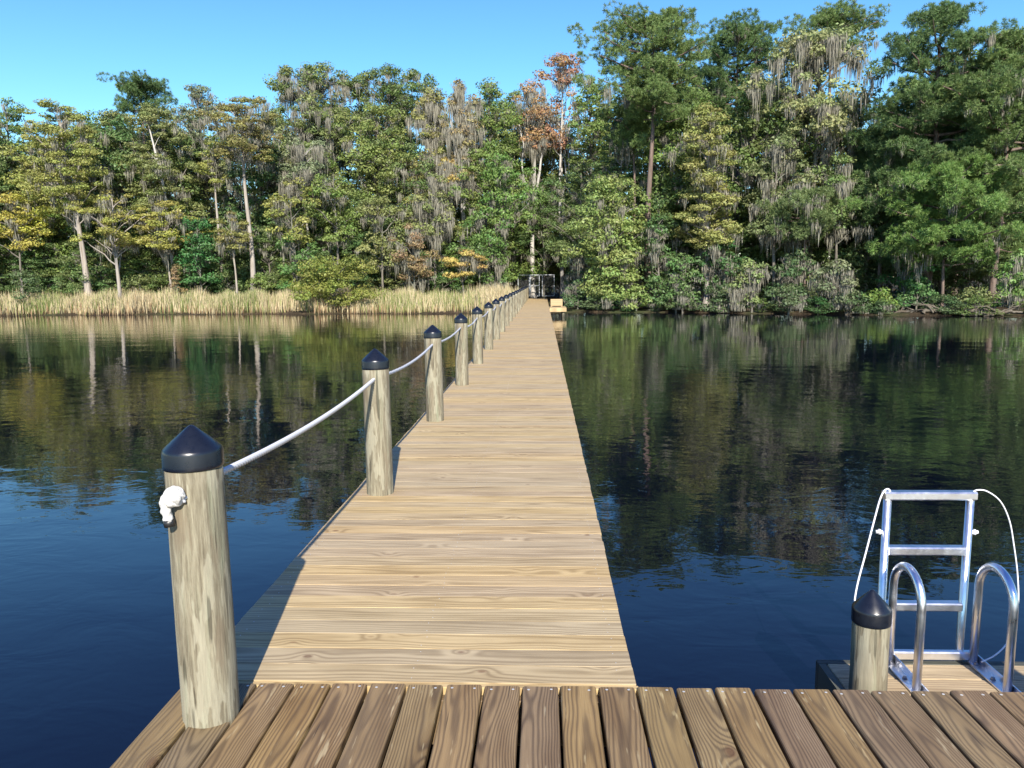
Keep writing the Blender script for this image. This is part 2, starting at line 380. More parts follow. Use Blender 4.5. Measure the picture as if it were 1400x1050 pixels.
# ------------------------------------------------------------------ near dock
def nail(mb, x, y, z, r=.0058, mi=1, rnd=random):
    n = 7; vs = [(x+r*math.cos(2*math.pi*k/n), y+r*math.sin(2*math.pi*k/n), z) for k in range(n)] + [(x, y, z+.0016)]
    mb.add(vs, [(k, (k+1) % n, n) for k in range(n)], mi, True)
def piling_pts(mb, x, y, z0, z1, r=.11):
    mb.tube([(x, y, z0), (x, y, z1)], r, 14)
XL, XR = -1.465, .365
def near_dock():
    R_ = random.Random(5)
    root = empty('dock', (1.2, 0, 0), 'dark weathered brown deck in the foreground whose boards run toward the far shore', 'dock')
    o0 = np.array(root.location)
    mb = MB(); nb = MB(); x = XL + .07 + .01; i = 0; xe = []
    while x < 5.2:
        w = .140; e = 2.868 + R_.uniform(-.004, .004)
        if abs(x+1.25) < .16: pass
        mb.board((x, e-2.4, R_.uniform(-.002, .002)), w, .038, 4.8, 'y', i+3, bev=.008, twist=R_.uniform(-.01, .01), jit=.0012, rnd=R_, nseg=6)
        for yy in (e-.035, e-.62, e-1.23):
            for u in (-.042, .042): nail(mb, x+u+R_.uniform(-.006, .006), yy+R_.uniform(-.006, .006), .0025)
        x += w + .0115 + R_.uniform(-.003, .003); i += 1
    mb.build('decking', [M_NEAR, M_NAIL], root, o0)
    j = MB()
    for yy in (2.84, 2.23, 1.62, 1.0, .4, -.2, -.8, -1.4, -1.9): j.board(((XL+5.2)/2, yy, -.040), .045, .19, 5.2-XL-.04, 'x', int(yy*10)+400, bev=.003)
    j.build('joists', M_NEAR, root, o0)
    s = MB(); s.box(XL-.0, XL+.035, -1.95, 2.86, -.24, -.042); s.build('edge_board', M_DARKB, root, o0)
    for (px, py) in [(-1.2, -1.4), (1.2, -1.4), (3.6, -1.4), (1.0, 2.6), (3.6, 2.6), (1.2, .6), (3.6, .6)]:
        q = MB(); piling_pts(q, px, py, -2.7, -.235); q.build('piling', M_POST, root, o0)
near_dock()

# ------------------------------------------------------------------ boardwalk
Y_END = 67.0
def walkway():
    R_ = random.Random(11)
    root = empty('boardwalk', (-.54, 34, 0), 'long straight pale new wooden walkway with crosswise boards leading to the far bank', 'walkway')
    o0 = np.array(root.location)
    mb = MB(); y = 2.905+.07; i = 0; nb = MB()
    while y < Y_END:
        w = .1395; zz = -.012 + R_.uniform(-.0006, .0006)
        x0 = XL + R_.uniform(-.003, .003); x1 = XR + R_.uniform(-.003, .003)
        mb.board(((x0+x1)/2, y, zz), w, .036, x1-x0, 'x', i+100, bev=.0016, rnd=R_, jit=.0008, nseg=3 if y < 20 else 1)
        if y < 14:
            for xx in (XL+.07, -.54, XR-.07):
                for u in (-.04, .04): nail(mb, xx+R_.uniform(-.01, .01), y+u, zz+.001, .003)
        y += w + .0022 + R_.uniform(-.001, .0015); i += 1
    mb.build('decking', [M_WALK, M_NAIL], root, o0)
    q = MB(); q.board((-.54, 2.888, -.016), .03, .19, XR-XL, 'x', 77, bev=.003); q.build('ledger_board', M_WALK, root, o0)
    for xx in (XL+.07, XR-.07):
        for k in range(11):
            q = MB(); q.board((xx, 3.0+3.0+k*6.0-.05, -.052), .045, .19, 5.98 if k < 10 else 3, 'y', 600+k, bev=.003); q.build('stringer', M_WALK, root, o0)
    for k in range(22):
        Yp = 2.65+3.05*k
        if k: q = MB(); piling_pts(q, XR-.22, Yp, -2.7 if Yp < 48 else -1.2, -.055, .1); q.build('piling', M_POST, root, o0)
walkway()

# ------------------------------------------------------------------ rail posts
PX = [-1.25 - .0035*min(i, 8) for i in range(22)]
PY = [2.645 + 3.05*i for i in range(22)]
def rail_post(seed, x, y, h=.955, r=.1, foot=-2.6, cap=True):
    rnd = random.Random(seed)
    ph = [rnd.uniform(0, 6.28) for _ in range(4)]
    def fn(a, z):
        q = 1 if z < h-.12 else max(.15, (h-z)/.12) if z < h else .15
        return 1 + q*(.012*math.sin(2*a+ph[0]) + .010*math.sin(3*a+ph[1]+z*1.5) + .006*math.sin(7*a+ph[2]+z*4) + .008*math.sin(z*5+ph[3]))
    root = empty('rail_post', (x, y, -.02), None, None)
    lx, ly = rnd.uniform(-.008, .008), rnd.uniform(-.008, .008)
    prof = [(r*1.02, foot)] + [(r*(1.02-.035*(k/16)), -.5+(h+.5+.02)*k/16) for k in range(17)]
    mb = MB(); mb.lathe((0, 0, .02), prof, 44, 0, fn)
    p = mb.build('post_shaft', M_POST, root)
    cb = MB(); R = r*1.035
    cb.lathe((0, 0, .02), [(R*.985, h-.006), (R*1.005, h-.001), (R*1.0, h+.008), (R, h+.05), (R*.985, h+.058), (R*.95, h+.064), (R*.62, h+.095), (R*.34, h+.120), (R*.15, h+.137), (R*.07, h+.1425), (R*.02, h+.144)], 48)
    c = cb.build('post_cap', M_CAP, root)
    for q in (p, c):      # a slight individual lean
        q.rotation_euler = (ly, lx, 0)
    p.rotation_euler = (ly, lx, 0)
    return root
ordn = ['second', 'third', 'fourth', 'fifth', 'sixth', 'seventh', 'eighth', 'ninth', 'tenth', 'eleventh', 'twelfth', 'thirteenth', 'fourteenth', 'fifteenth', 'sixteenth',
        'seventeenth', 'eighteenth', 'nineteenth', 'twentieth', 'twenty-first', 'last']
protos = []
for i in range(22):
    if i < 6:
        t = rail_post(20+i, PX[i], PY[i]); protos.append(t)
    else:
        src = protos[i % 6]; t = src.copy(); COL.objects.link(t); t.location = (PX[i], PY[i], -.02); t.rotation_euler = (0, 0, 0)
        for ch in list(src.children):
            c = ch.copy(); COL.objects.link(c); c.parent = t
    lab = ('nearest thick wooden post with black cap and white rope knot on the dark deck' if i == 0 else
           f'{ordn[i-1]} capped wooden post along the left edge of the pale walkway, counted from the camera' if i < 21 else
           'last capped wooden post on the left edge of the walkway, right by the metal gate')
    tag(t, lab, 'post', 'capped posts along the walkway')

# ------------------------------------------------------------------ rope through the posts
def rope():
    zr = .883; mb = MB(); pts = []
    sag = [.05, .055, .045, .06, .05, .05, .06, .05]
    for i in range(21):
        n = 70 if i < 3 else (24 if i < 8 else 10)
        for k in range(n):
            t = k/n
            s = sag[i % 8]
            pts.append((PX[i]*(1-t)+PX[i+1]*t, PY[i]*(1-t)+PY[i+1]*t, zr - 4*s*t*(1-t)))
    pts.append((PX[21], PY[21], zr))
    pts = [(PX[0], PY[0]-.12, zr-.03)] + pts
    fine = []
    # resample: near spans finely so that the lay of the rope can be modelled
    P_ = [np.array(p) for p in pts]
    for a, b in zip(P_[:-1], P_[1:]):
        L = np.linalg.norm(b-a); st = .0036 if a[1] < 6 else (.03 if a[1] < 12 else L)
        m = max(1, int(L/st)); fine += [a+(b-a)*q/m for q in range(m)]
    fine.append(P_[-1])
    mb.tube(fine, .0122, 18, 0, True, lambda a, s: .55+.62*abs(math.sin(1.5*(a - s*80))))
    o = mb.build('rope', M_ROPE, None, (PX[0], PY[0], zr))
    tag(o, 'thick white twisted rope strung through the capped posts along the walkway', 'rope')
    # knot on the face of the first post with a short taped tail
    k = MB(); c = np.array([PX[0]-.022, PY[0]-.122, .870])
    rk = random.Random(2); path = []
    for q in range(80):
        a = q/79*math.pi*2*2.5
        path.append(c + np.array([0.021*math.cos(a)*(.8+.2*math.cos(a*.4)), .012*math.sin(a*1.7)-.004, .021*math.sin(a)]))
    k.tube(path, .0165, 10, 0, True, lambda a, s: .76+.3*abs(math.sin(1.5*(a-s*75)))+.08*math.sin(s*170))
    path = [c+np.array(p) for p in [(.005, 0, .012), (-.016, -.014, .008), (-.030, -.014, -.014), (-.030, -.008, -.045), (-.026, 0, -.085)]]
    k.tube(sum([[a*(1-t)+b*t for t in (0, .25, .5, .75)] for a, b in zip(path[:-1], path[1:])], [])+[path[-1]], .0175, 12, 0, True, lambda a, s: .76+.3*abs(math.sin(1.5*(a-s*75)))+.08*math.sin(s*170))
    kn = k.build('rope_knot', M_KNOT, o, (PX[0], PY[0], zr))
    t = MB(); e = path[-1]; t.tube([e+np.array([0, 0, .004]), e+np.array([.002, 0, -.02])], .0185, 12, 0); t.build('taped_end', M_TAPE, kn, (PX[0], PY[0], zr))
rope()

# ------------------------------------------------------------------ low swim platform, lower piling, ladder
PZ = -.30
def platform():
    R_ = random.Random(8)
    root = empty('swim_platform', (2.6, 3.2, PZ), 'low floating wooden platform under the boarding ladder, just off the front deck edge', 'platform')
    o0 = np.array(root.location); mb = MB(); y = 3.645; k = 0
    while y > 2.6:
        mb.board((3.0, y-.07, PZ+R_.uniform(-.001, .001)), .14, .036, 3.2, 'x', 900+k, bev=.005); y -= .146; k += 1
    mb.build('decking', M_WALK, root, o0)
    s = MB(); s.board((3.0, 3.67, PZ-.003), .04, .16, 3.28, 'x', 950, bev=.004); s.box(1.36, 1.395, 2.6, 3.648, PZ-.16, PZ-.004)
    s.build('edge_board', M_DARKB, root, o0)
    f = MB()
    for x in (1.5, 2.6, 3.7): f.box(x, x+.7, 2.65, 3.6, -.75, PZ-.04)
    f.build('float', simple('black_float', (.015, .015, .016), .6), root, o0)
platform()
lp = rail_post(77, 0, 0, h=.0, r=.08, foot=-2.4)
bpos = W(1191, 848, 3.33)
lp.name = 'capped_piling'; lp.location = (bpos[0], 3.33, bpos[2]-.02)
for ch in lp.children: pass
tag(lp, 'short capped wooden piling beside the aluminium ladder beyond the front deck', 'post')
# unseen taller piling, added out of view at the right to shade the ladder
op = rail_post(78, 0, 0, h=1.45, r=.11); op.name = 'capped_piling'; op.location = (2.48, 1.55, -.02)
tag(op, 'unseen tall capped piling added right of the front deck to shade the ladder', 'post')

def ladder():
    YB = 3.70; YF = 3.40
    xl = W(1213, 690, YB)[0]; xr = W(1326, 690, YB)[0]; zt = W(1270, 672, YB)[2]
    root = empty('boarding_ladder', ((xl+xr)/2, YB, PZ), 'shiny aluminium boarding ladder with curved handrails on the low platform', 'ladder')
    o0 = np.array(root.location)
    r = .019
    for x in (xl, xr):
        m = MB(); m.tube([(x, YB, -1.1), (x, YB, zt-.02)], r, 20); m.build('upright', M_ALU, root, o0)
    def rung(z, nm='rung', x0=xl, x1=xr, Y=YB, h=.020, d=.026):
        m = MB(); b = .006
        prof = [(-d, -h+b), (-d+b, -h), (d-b, -h), (d, -h+b), (d, h-b), (d-b, h), (-d+b, h), (-d, h-b)]
        vs = [(x, Y+a, z+c) for x in (x0, x1) for a, c in prof]; n = 8
        m.add(vs, [(i, (i+1) % n, n+(i+1) % n, n+i) for i in range(n)]+[tuple(range(n))[::-1], tuple(range(n, 2*n))])
        m.build(nm, M_ALU, root, o0)
    rung(zt-.018, 'rung', xl-.02, xr+.02)
    for py in (752, 828): rung(W(1265, py, YB)[2], x0=xl+.012, x1=xr-.012)
    for z in (-.62, -.90): rung(z, x0=xl+.012, x1=xr-.012)
    xo = xl+.032; xq = xr+.045
    # base frame on the platform
    rung(PZ+.032, 'base_bar', xl-.01, xr+.05, YB-.02, .022, .018)
    for x in (xo, xq):
        m = MB(); m.box(x-.026, x+.026, 3.0, YB-.04, PZ+.004, PZ+.012); m.box(x+.020, x+.026, 3.0, YB-.04, PZ+.012, PZ+.045)
        f = m.build('base_rail', M_ALU, root, o0)
        for yy in (3.62, 3.48, 3.2):
            b = MB(); b.lathe((x-.004, yy, PZ+.012), [(.013, 0), (.013, .003), (.009, .004), (.009, .012), (.002, .0125)], 8, smooth=False); b.build('bolt', M_BOLT, f, o0)
        hz = W(1345, 768, 3.55)[2] - .02
        rad = .14; ybk = YB-.045; yf = ybk-2*rad
        pts = [(x, ybk, PZ+.01)] + [(x, ybk, hz-rad-.06)]
        pts += [(x, ybk-rad+rad*math.cos(a), hz-rad+rad*math.sin(a)) for a in [math.pi*k/24 for k in range(25)]]
        pts += [(x, yf, hz-rad-.06), (x, yf, PZ+.01)]
        m = MB(); m.tube(pts, .0195, 20); m.build('handrail', M_ALU, root, o0)
    pz = W(1204, 727, YB)[2]
    for x, s in ((xl, -1), (xr, 1)):
        m = MB(); m.tube([(x+s*r*.5, YB, pz), (x+s*(r+.028), YB, pz)], .009, 12); m.tube([(x+s*(r+.008), YB, pz), (x+s*(r+.016), YB, pz)], .014, 12)
        m.build('stop_pin', M_WCORD, root, o0)
    def smooth(P, n=10):
        P = [np.array(p) for p in P]; P = [2*P[0]-P[1]]+P+[2*P[-1]-P[-2]]; out = []
        for i in range(1, len(P)-2):
            for k in range(n):
                t = k/n; a, b, c, d = P[i-1:i+3]
                out.append(.5*((2*b)+(-a+c)*t+(2*a-5*b+4*c-d)*t*t+(-a+3*b-3*c+d)*t**3))
        return out+[P[-2]]
    c1 = [W(a, b, y) for a, b, y in [(1219, 676, 3.70), (1215, 669, 3.70), (1209, 671, 3.70), (1203, 683, 3.68), (1196, 708, 3.66), (1183, 758, 3.6), (1172, 800, 3.55), (1168, 830, 3.50), (1170, 870, 3.45)]]
    m = MB(); m.tube(smooth(c1), .0042, 8); m.build('cord', M_WCORD, root, o0)
    c2 = [W(a, b, y) for a, b, y in [(1328, 674, 3.70), (1336, 670, 3.70), (1350, 672, 3.70), (1368, 686, 3.72), (1380, 712, 3.74), (1386, 745, 3.75), (1391, 785, 3.75), (1392, 825, 3.72), (1386, 855, 3.68),
                                   (1376, 880, 3.64), (1360, 896, 3.58), (1342, 905, 3.55)]]
    m = MB(); m.tube(smooth(c2), .0036, 8); m.build('cord', M_WCORD, root, o0)
ladder()

# ------------------------------------------------------------------ far end: gate, bench, side landing
def gate():
    Y = 66.4
    def X(px): return W(px, 390, Y)[0]
    zt = W(733, 375.5, Y)[2]; zb = W(733, 405, Y)[2]
    root = empty('metal_gate', (X(733), Y, zb), 'silver framed wire mesh gate with side panels at the far end of the walkway', 'gate')
    o0 = np.array(root.location)
    def panel(x0, x1, nm, bars=(), w=.026):
        m = MB()
        for x in (x0+w, x1-w): m.box(x-w, x+w, Y-.03, Y+.03, zb, zt)
        for z in (zb+w, zt-w) + tuple(bars): m.box(x0+2*w, x1-2*w, Y-.027, Y+.027, z-w, z+w)
        f = m.build(nm, M_ALUD, root, o0)
        q = MB(); q.add([(x0+.05, Y, zb+.03), (x1-.05, Y, zb+.03), (x1-.05, Y, zt-.03), (x0+.05, Y, zt-.03)], [(0, 1, 2, 3)]); q.build('wire_mesh', M_MESH, f, o0)
    panel(X(708), X(724), 'side_panel'); panel(X(725), X(737.8), 'gate_leaf', (zb+(zt-zb)*.49,)); panel(X(741), X(758), 'side_panel')
    m = MB(); m.box(X(737.8)+.01, X(741)-.01, Y-.02, Y+.02, zt-.05, zt); m.build('top_rail', M_ALUD, root, o0)
    m = MB()
    m.box(X(724)-.03, X(725)+.05, Y-.05, Y-.031, zb, zt); m.build('gate_post', M_ALUD, root, o0)
gate()
def landing():
    Y0 = 44.0
    x1 = W(774.5, 422, Y0)[0]
    root = empty('side_landing', (x1-.5, Y0+.8, 0), 'small pale wooden side landing on posts at the right edge of the walkway', 'landing')
    o0 = np.array(root.location)
    mb = MB(); y = Y0+.07; k = 0
    while y < Y0+2.6: mb.board(((XR+.02+x1)/2, y, -.014), .14, .036, x1-XR-.02, 'x', 1200+k, bev=.005); y += .146; k += 1
    mb.build('decking', M_WALK, root, o0)
    s = MB(); s.board(((XR+.02+x1)/2, Y0-.02, -.02), .04, .22, x1-XR-.02, 'x', 1290, bev=.004); s.build('edge_board', M_WALK, root, o0)
    for yy in (Y0+.15, Y0+2.3):
        q = MB(); q.tube([(x1-.18, yy, -2.4), (x1-.18, yy, -.055)], .085, 14); q.build('piling', M_POST, root, o0)
    b = empty('bench', (x1-.55, Y0+1.9, 0), 'low pale wooden bench with plank front standing on the side landing', 'bench'); ob = np.array(b.location)
    xa, xb = XR+.1, W(769, 410, Y0+2)[0]
    m = MB()
    for k in range(3): m.board(((xa+xb)/2, Y0+2.3-.15*k, .40), .14, .036, xb-xa, 'x', 1300+k, bev=.004)
    m.build('seat', M_WALK, b, ob)
    m = MB()
    for k in range(4):
        z = .48+.0 ; m.board(((xa+xb)/2, Y0+1.88, .055+.105*k), .1, .03, xb-xa, 'x', 1310+k, bev=.004) if False else None
    for k in range(4):
        zc = .09+.1*k; vs = [(xa, xb)]; m.box(xa, xb, Y0+1.88, Y0+1.91, zc-.047, zc+.047)
    m.build('apron', M_WALK, b, ob)
    for x in (xa+.05, xb-.05):
        for yy in (Y0+1.96, Y0+2.3):
            m = MB(); m.box(x-.045, x+.045, yy-.045, yy+.045, -.012, .38); m.build('leg', M_WALK, b, ob)
    # small step box on the left edge near the end
    c = empty('step_box', (XL-.25, Y0+10, 0), 'small pale wooden step fixed to the left edge of the walkway near its far end', 'step'); oc = np.array(c.location)
    m = MB()
    for k in range(3): m.board((XL-.27, Y0+9.85+.15*k, .06), .14, .036, .5, 'x', 1400+k, bev=.004)
    m.build('tread', M_WALK, c, oc)
    m = MB(); m.box(XL-.49, XL-.05, Y0+9.79, Y0+9.82, -.3, .02); m.build('side_board', M_DARKB, c, oc)
landing()

# ------------------------------------------------------------------ vegetation
def arr_mesh(name, V, Fq, t=None, t2=None, mat=None, smooth=False):
    """numpy quads -> mesh; t, t2 are per-vertex random tints (leaf colour variation)"""
    me = bpy.data.meshes.new(name); n = len(V); m = len(Fq); k = Fq.shape[1]
    me.vertices.add(n); me.vertices.foreach_set('co', V.astype('f').ravel())
    me.loops.add(m*k); me.loops.foreach_set('vertex_index', Fq.astype('i').ravel())
    me.polygons.add(m); me.polygons.foreach_set('loop_start', np.arange(0, m*k, k, dtype='i'))
    me.update(calc_edges=True)
    if t is not None:
        a = me.attributes.new('t', 'FLOAT', 'POINT'); a.data.foreach_set('value', t.astype('f'))
        a = me.attributes.new('t2', 'FLOAT', 'POINT'); a.data.foreach_set('value', t2.astype('f'))
    if smooth: me.polygons.foreach_set('use_smooth', [True]*m)
    me.materials.append(mat); return me
def rows(v): return v/np.maximum(np.linalg.norm(v, axis=1, keepdims=True), 1e-9)
def leaf_quads(C, N, L, Wd, g, along=None):
    """diamond leaves at C with normal N; along = preferred long axis"""
    n = len(C); a = g.normal(size=(n, 3)) if along is None else along + g.normal(size=(n, 3))*.25
    a = rows(a - N*(a*N).sum(1, keepdims=True)); b = np.cross(N, a)
    L = L[:, None]; Wd = Wd[:, None]
    V = np.stack([C-a*L*.5, C+b*Wd*.5+a*L*.05, C+a*L*.5, C-b*Wd*.5+a*L*.05], 1).reshape(-1, 3)
    return V, np.arange(4*n).reshape(n, 4)
def clump_leaves(g, centers, radii, dens, leaf, flat=.65, spread=.45, up=.5, rnd=.5, lobes=6):
    Vs = []; T = []; T2 = []
    for c, r in zip(centers, radii):
        n = max(12, int(dens*r*r)); d = rows(g.normal(size=(n, 3)))
        lb = rows(g.normal(size=(lobes, 3))+np.array([0, 0, .25]))
        k = np.max(np.clip(d@lb.T, 0, 1)**3, axis=1)
        rad = r*(.5+.55*k)*(spread+(1-spread)*g.random(n)**.45)
        z = np.where(d[:, 2] > 0, flat, flat*.55)
        P = c + np.stack([d[:, 0]*rad, d[:, 1]*rad, d[:, 2]*rad*z], 1)
        N = rows(d*.8 + np.array([0, 0, up]) + g.normal(size=(n, 3))*rnd)
        l = leaf*g.uniform(.65, 1.35, n)
        V, _ = leaf_quads(P, N, l, l*g.uniform(.45, .7, n), g)
        Vs.append(V); ct = g.uniform(-.16, .16); c2 = g.uniform(-.3, .3)
        T.append(np.repeat(np.clip(g.normal(.5+ct, .17, n), 0, 1), 4)); T2.append(np.repeat(np.clip(g.normal(.5+c2, .18, n), 0, 1), 4))
    V = np.concatenate(Vs); return V, np.arange(len(V)).reshape(-1, 4), np.concatenate(T), np.concatenate(T2)
def needle_puffs(g, centers, radii, per, flat=.5):
    Vs = []; T = []; T2 = []
    for c, r in zip(centers, radii):
        # sub-tufts inside the puff, each a burst of needles
        nt = max(7, int(26*r)); d = rows(g.normal(size=(nt, 3))); tc = c + d*np.array([1, 1, flat])*r*(.45+.55*g.random((nt, 1))**.5)
        n = per; ct = g.uniform(-.15, .15)
        for q, dd in zip(tc, d):
            v = rows(g.normal(size=(n, 3))+dd*.7+np.array([0, 0, .35])); l = g.uniform(.17, .30, n)
            Cc = q + v*l[:, None]*.5
            N = rows(np.cross(v, g.normal(size=(n, 3))))
            V, _ = leaf_quads(Cc, N, l, g.uniform(.020, .034, n), g, along=v*4)
            Vs.append(V); T.append(np.repeat(np.clip(g.normal(.5+ct, .18, n), 0, 1), 4)); T2.append(np.repeat(np.clip(g.normal(.5, .2, n), 0, 1), 4))
    V = np.concatenate(Vs); return V, np.arange(len(V)).reshape(-1, 4), np.concatenate(T), np.concatenate(T2)
def moss_strips(g, anchors, per, lo, hi, spread=.3, wd=(.035, .085)):
    Vs = []; T = []
    for a in anchors:
        n = int(per*g.uniform(.5, 1.3)); L0 = g.uniform(lo, hi)
        off = g.normal(size=(n, 3))*np.array([spread, spread, .1]); P = a + off
        L = L0*np.clip(1-np.linalg.norm(off[:, :2], axis=1)/(spread*2.4), .15, 1)*g.uniform(.5, 1.1, n)
        ang = g.uniform(0, math.pi, n); w = g.uniform(*wd, n)
        s = np.stack([np.cos(ang), np.sin(ang), 0*ang], 1)*w[:, None]*.5
        dr = g.normal(size=(n, 3))*.05*L[:, None]; dr[:, 2] = 0
        mid = P - np.array([0, 0, 1])*L[:, None]*.45 + dr; end = P - np.array([0, 0, 1])*L[:, None] + dr*.6
        V = np.stack([P-s*.5, mid-s, end, mid+s], 1); Vs.append(V.reshape(-1, 3)); T.append(np.repeat(g.random(n), 4))
    V = np.concatenate(Vs); T = np.concatenate(T); return V, np.arange(len(V)).reshape(-1, 4), T, g.random(len(T))
def np_tubes(paths, n=6):
    Vs = []; Fs = []; b = 0
    for P, R in paths:
        P = np.asarray(P, float); R = np.asarray(R, float); T = rows(np.gradient(P, axis=0))
        A = np.cross(T, np.array([.31, .17, .93])); A = rows(A); B = np.cross(T, A)
        th = np.arange(n)*2*math.pi/n
        ring = P[:, None]+R[:, None, None]*(np.cos(th)[None, :, None]*A[:, None]+np.sin(th)[None, :, None]*B[:, None])
        Vs.append(ring.reshape(-1, 3)); m = len(P)
        i = np.arange(m-1)[:, None]*n; k = np.arange(n)[None]
        Fs.append(np.stack([b+i+k, b+i+(k+1) % n, b+i+n+(k+1) % n, b+i+n+k], -1).reshape(-1, 4)); b += m*n
    return np.concatenate(Vs), np.concatenate(Fs)
def curve(a, b, g, sag=.1, wob=.06, m=7):
    t = np.linspace(0, 1, m)[:, None]; L = np.linalg.norm(b-a)
    P = a*(1-t)+b*t; P[:, 2] += (4*t*(1-t))[:, 0]*sag*L
    w = g.normal(size=(m, 3))*wob*L/m*2; w[0] = 0; w[-1] = 0
    return P+w

def make_tree(kind, H, R, cb, seed, moss=.5, bark=None, leaf=None, dens=1.0, lean=(0, 0), trunk_r=None, nclump=None, csize=None, forks=1, flatk=None, mossl=(.5, 1.6), open_=0.0):
    """meshes of one tree in local space: H total height, R crown radius, cb height where the crown starts"""
    g = np.random.default_rng(seed); CH = H-cb
    top = np.array([lean[0], lean[1], H*.93])
    tr = trunk_r or max(.07, H*.013)
    m = 12; t = np.linspace(0, 1, m)[:, None]
    trunk = np.array([0, 0, -.3])*(1-t)+top*t; ph = g.uniform(0, 6, 4)
    trunk[:, 0] += (np.sin(t*5+ph[0])*.02*H*t*(1-t)*2)[:, 0]; trunk[:, 1] += (np.sin(t*4+ph[1])*.02*H*t*(1-t)*2)[:, 0]
    rad = tr*(1-.85*t[:, 0])
    if kind == 'cypress': rad = rad*1.0; rad[0] *= 1.9; rad[1] *= 1.25
    else: rad[0] *= 1.35
    def tp(h): 
        return np.array([np.interp(h, trunk[:, 2], trunk[:, 0]), np.interp(h, trunk[:, 2], trunk[:, 1]), h])
    paths = [(trunk, rad)]; cl = []; rr = []; limb_pts = []
    az0 = g.uniform(0, 6.28, 6)
    def lobe(az, u): return .78+.22*math.sin(2*az+az0[0]+u*3)+.16*math.sin(3*az+az0[1]-u*5)+.10*math.sin(u*11+az0[2])
    if kind == 'pine':
        nl = nclump or int(12+CH*4.6)
        for i in range(nl):
            u = (i+g.random())/nl; z = cb+CH*u*.97; prof = (.55+.45*math.sin(min(1, u*1.6+.15)*math.pi/2)) if u < .5 else max(.12, (1-((u-.5)/.5)**2.2))
            az = i*2.39996+g.normal()*.35; ln = R*prof*np.clip(g.uniform(.55, 1.1), 0, 1.1)*(.85+.3*lobe(az, u)-.2)
            a = tp(min(z, H*.9)); rise = .05+.35*u
            e = a+np.array([math.cos(az)*ln, math.sin(az)*ln, ln*rise+g.normal()*.15])
            P = curve(a, e, g, -.06, .05, 6); lr = .02+.018*ln; paths.append((P, np.linspace(lr, lr*.3, 6))); limb_pts.append(P)
            k = max(2, int(ln*2.3))
            for q in range(k):
                f = .38+.62*(q+g.random())/k; c = P[0]*(1-f)+P[-1]*f; c = np.array([np.interp(f, np.linspace(0, 1, 6), P[:, d]) for d in range(3)])
                s = ln*.28*(.4+.6*f); cl.append(c+np.array([g.normal()*s, g.normal()*s, .12+g.random()*.15])); rr.append(g.uniform(.42, .68)*(csize or 1))
        V, Fq, T, T2 = needle_puffs(g, cl, rr, int(30*dens))
    else:
        fl = flatk or (.42 if kind == 'cypress' else .68)
        cs = csize or (.95 if kind == 'cypress' else 1.05)
        cs = min(cs, R*.42)
        vol = R*R*CH
        nl = nclump or int(np.clip(vol/(cs**3)*(.95 if kind == 'cypress' else .80), 12, 260))
        tries = 0
        while len(cl) < nl and tries < nl*30:
            tries += 1
            u = g.random(); az = g.uniform(0, 6.283)
            if kind == 'cypress': prof = (.62+.38*math.sin(u*math.pi*.9+.4))*(1 if u < .8 else 1-.55*((u-.8)/.2)**1.5)
            elif kind == 'shrub': prof = math.sqrt(max(0, 1-u**2.4))*1.0
            else: prof = math.sqrt(max(0.03, 1-abs(2*u-.85)**2.4/1.6)) if u < .95 else .3
            fr = g.random()**.42
            if open_ and math.sin(az*2+u*9+az0[3])+math.sin(u*14+az0[4]) > 1.6-2*open_: continue
            rho = max(0, R-cs*.6)*prof*fr*lobe(az, u)*1.1; z = cb+cs*.3+(CH-cs*.7)*u
            p = np.array([0, 0, 0.])+tp(min(z, H*.93)); p[2] = z; p[0] += rho*math.cos(az); p[1] += rho*math.sin(az)
            s = cs*g.uniform(.6, 1.25)*(1-.25*u)
            if any(np.sum(((p-q)/np.array([1, 1, .75]))**2) < (.62*(s+w)*.58)**2 for q, w in zip(cl, rr)): continue
            cl.append(p); rr.append(s)
        lf = leaf or (.15 if kind == 'cypress' else .19)
        V, Fq, T, T2 = clump_leaves(g, cl, rr, (8.5/(lf*lf))*dens, lf, flat=fl, up=.75 if kind == 'cypress' else .5, spread=.4)
        order = sorted(range(len(cl)), key=lambda i: g.random())[:min(len(cl), 46 if kind != 'shrub' else 16)]
        for i in order:
            c = cl[i]; h0 = max(cb*.5+.2, c[2]-max(.5, np.hypot(c[0], c[1])*.75)); a = tp(min(h0, H*.88)) if h0 < H else tp(H*.88)
            P = curve(a, c, g, .08, .07, 7); L = np.linalg.norm(c-a); lr = min(tr*.5, .018+.013*L)
            paths.append((P, np.linspace(lr, lr*.25, 7))); limb_pts.append(P)
    if forks > 1:
        for f in range(forks-1):
            az = g.uniform(0, 6.28); a = tp(H*g.uniform(.25, .5)); e = a+np.array([math.cos(az)*R*.6, math.sin(az)*R*.4, (H-a[2])*.8]); P = curve(a, e, g, .0, .05, 9)
            paths.append((P, np.linspace(tr*.6, tr*.12, 9)))
    TV, TF = np_tubes(paths, 7)
    bm_ = BARK[bark or ('pine' if kind == 'pine' else 'cypress' if kind == 'cypress' else 'broad')]
    out = {'trunk': arr_mesh('trunk', TV, TF, None, None, bm_, True), 'crown': arr_mesh('crown', V, Fq, T, T2, M_LEAF)}
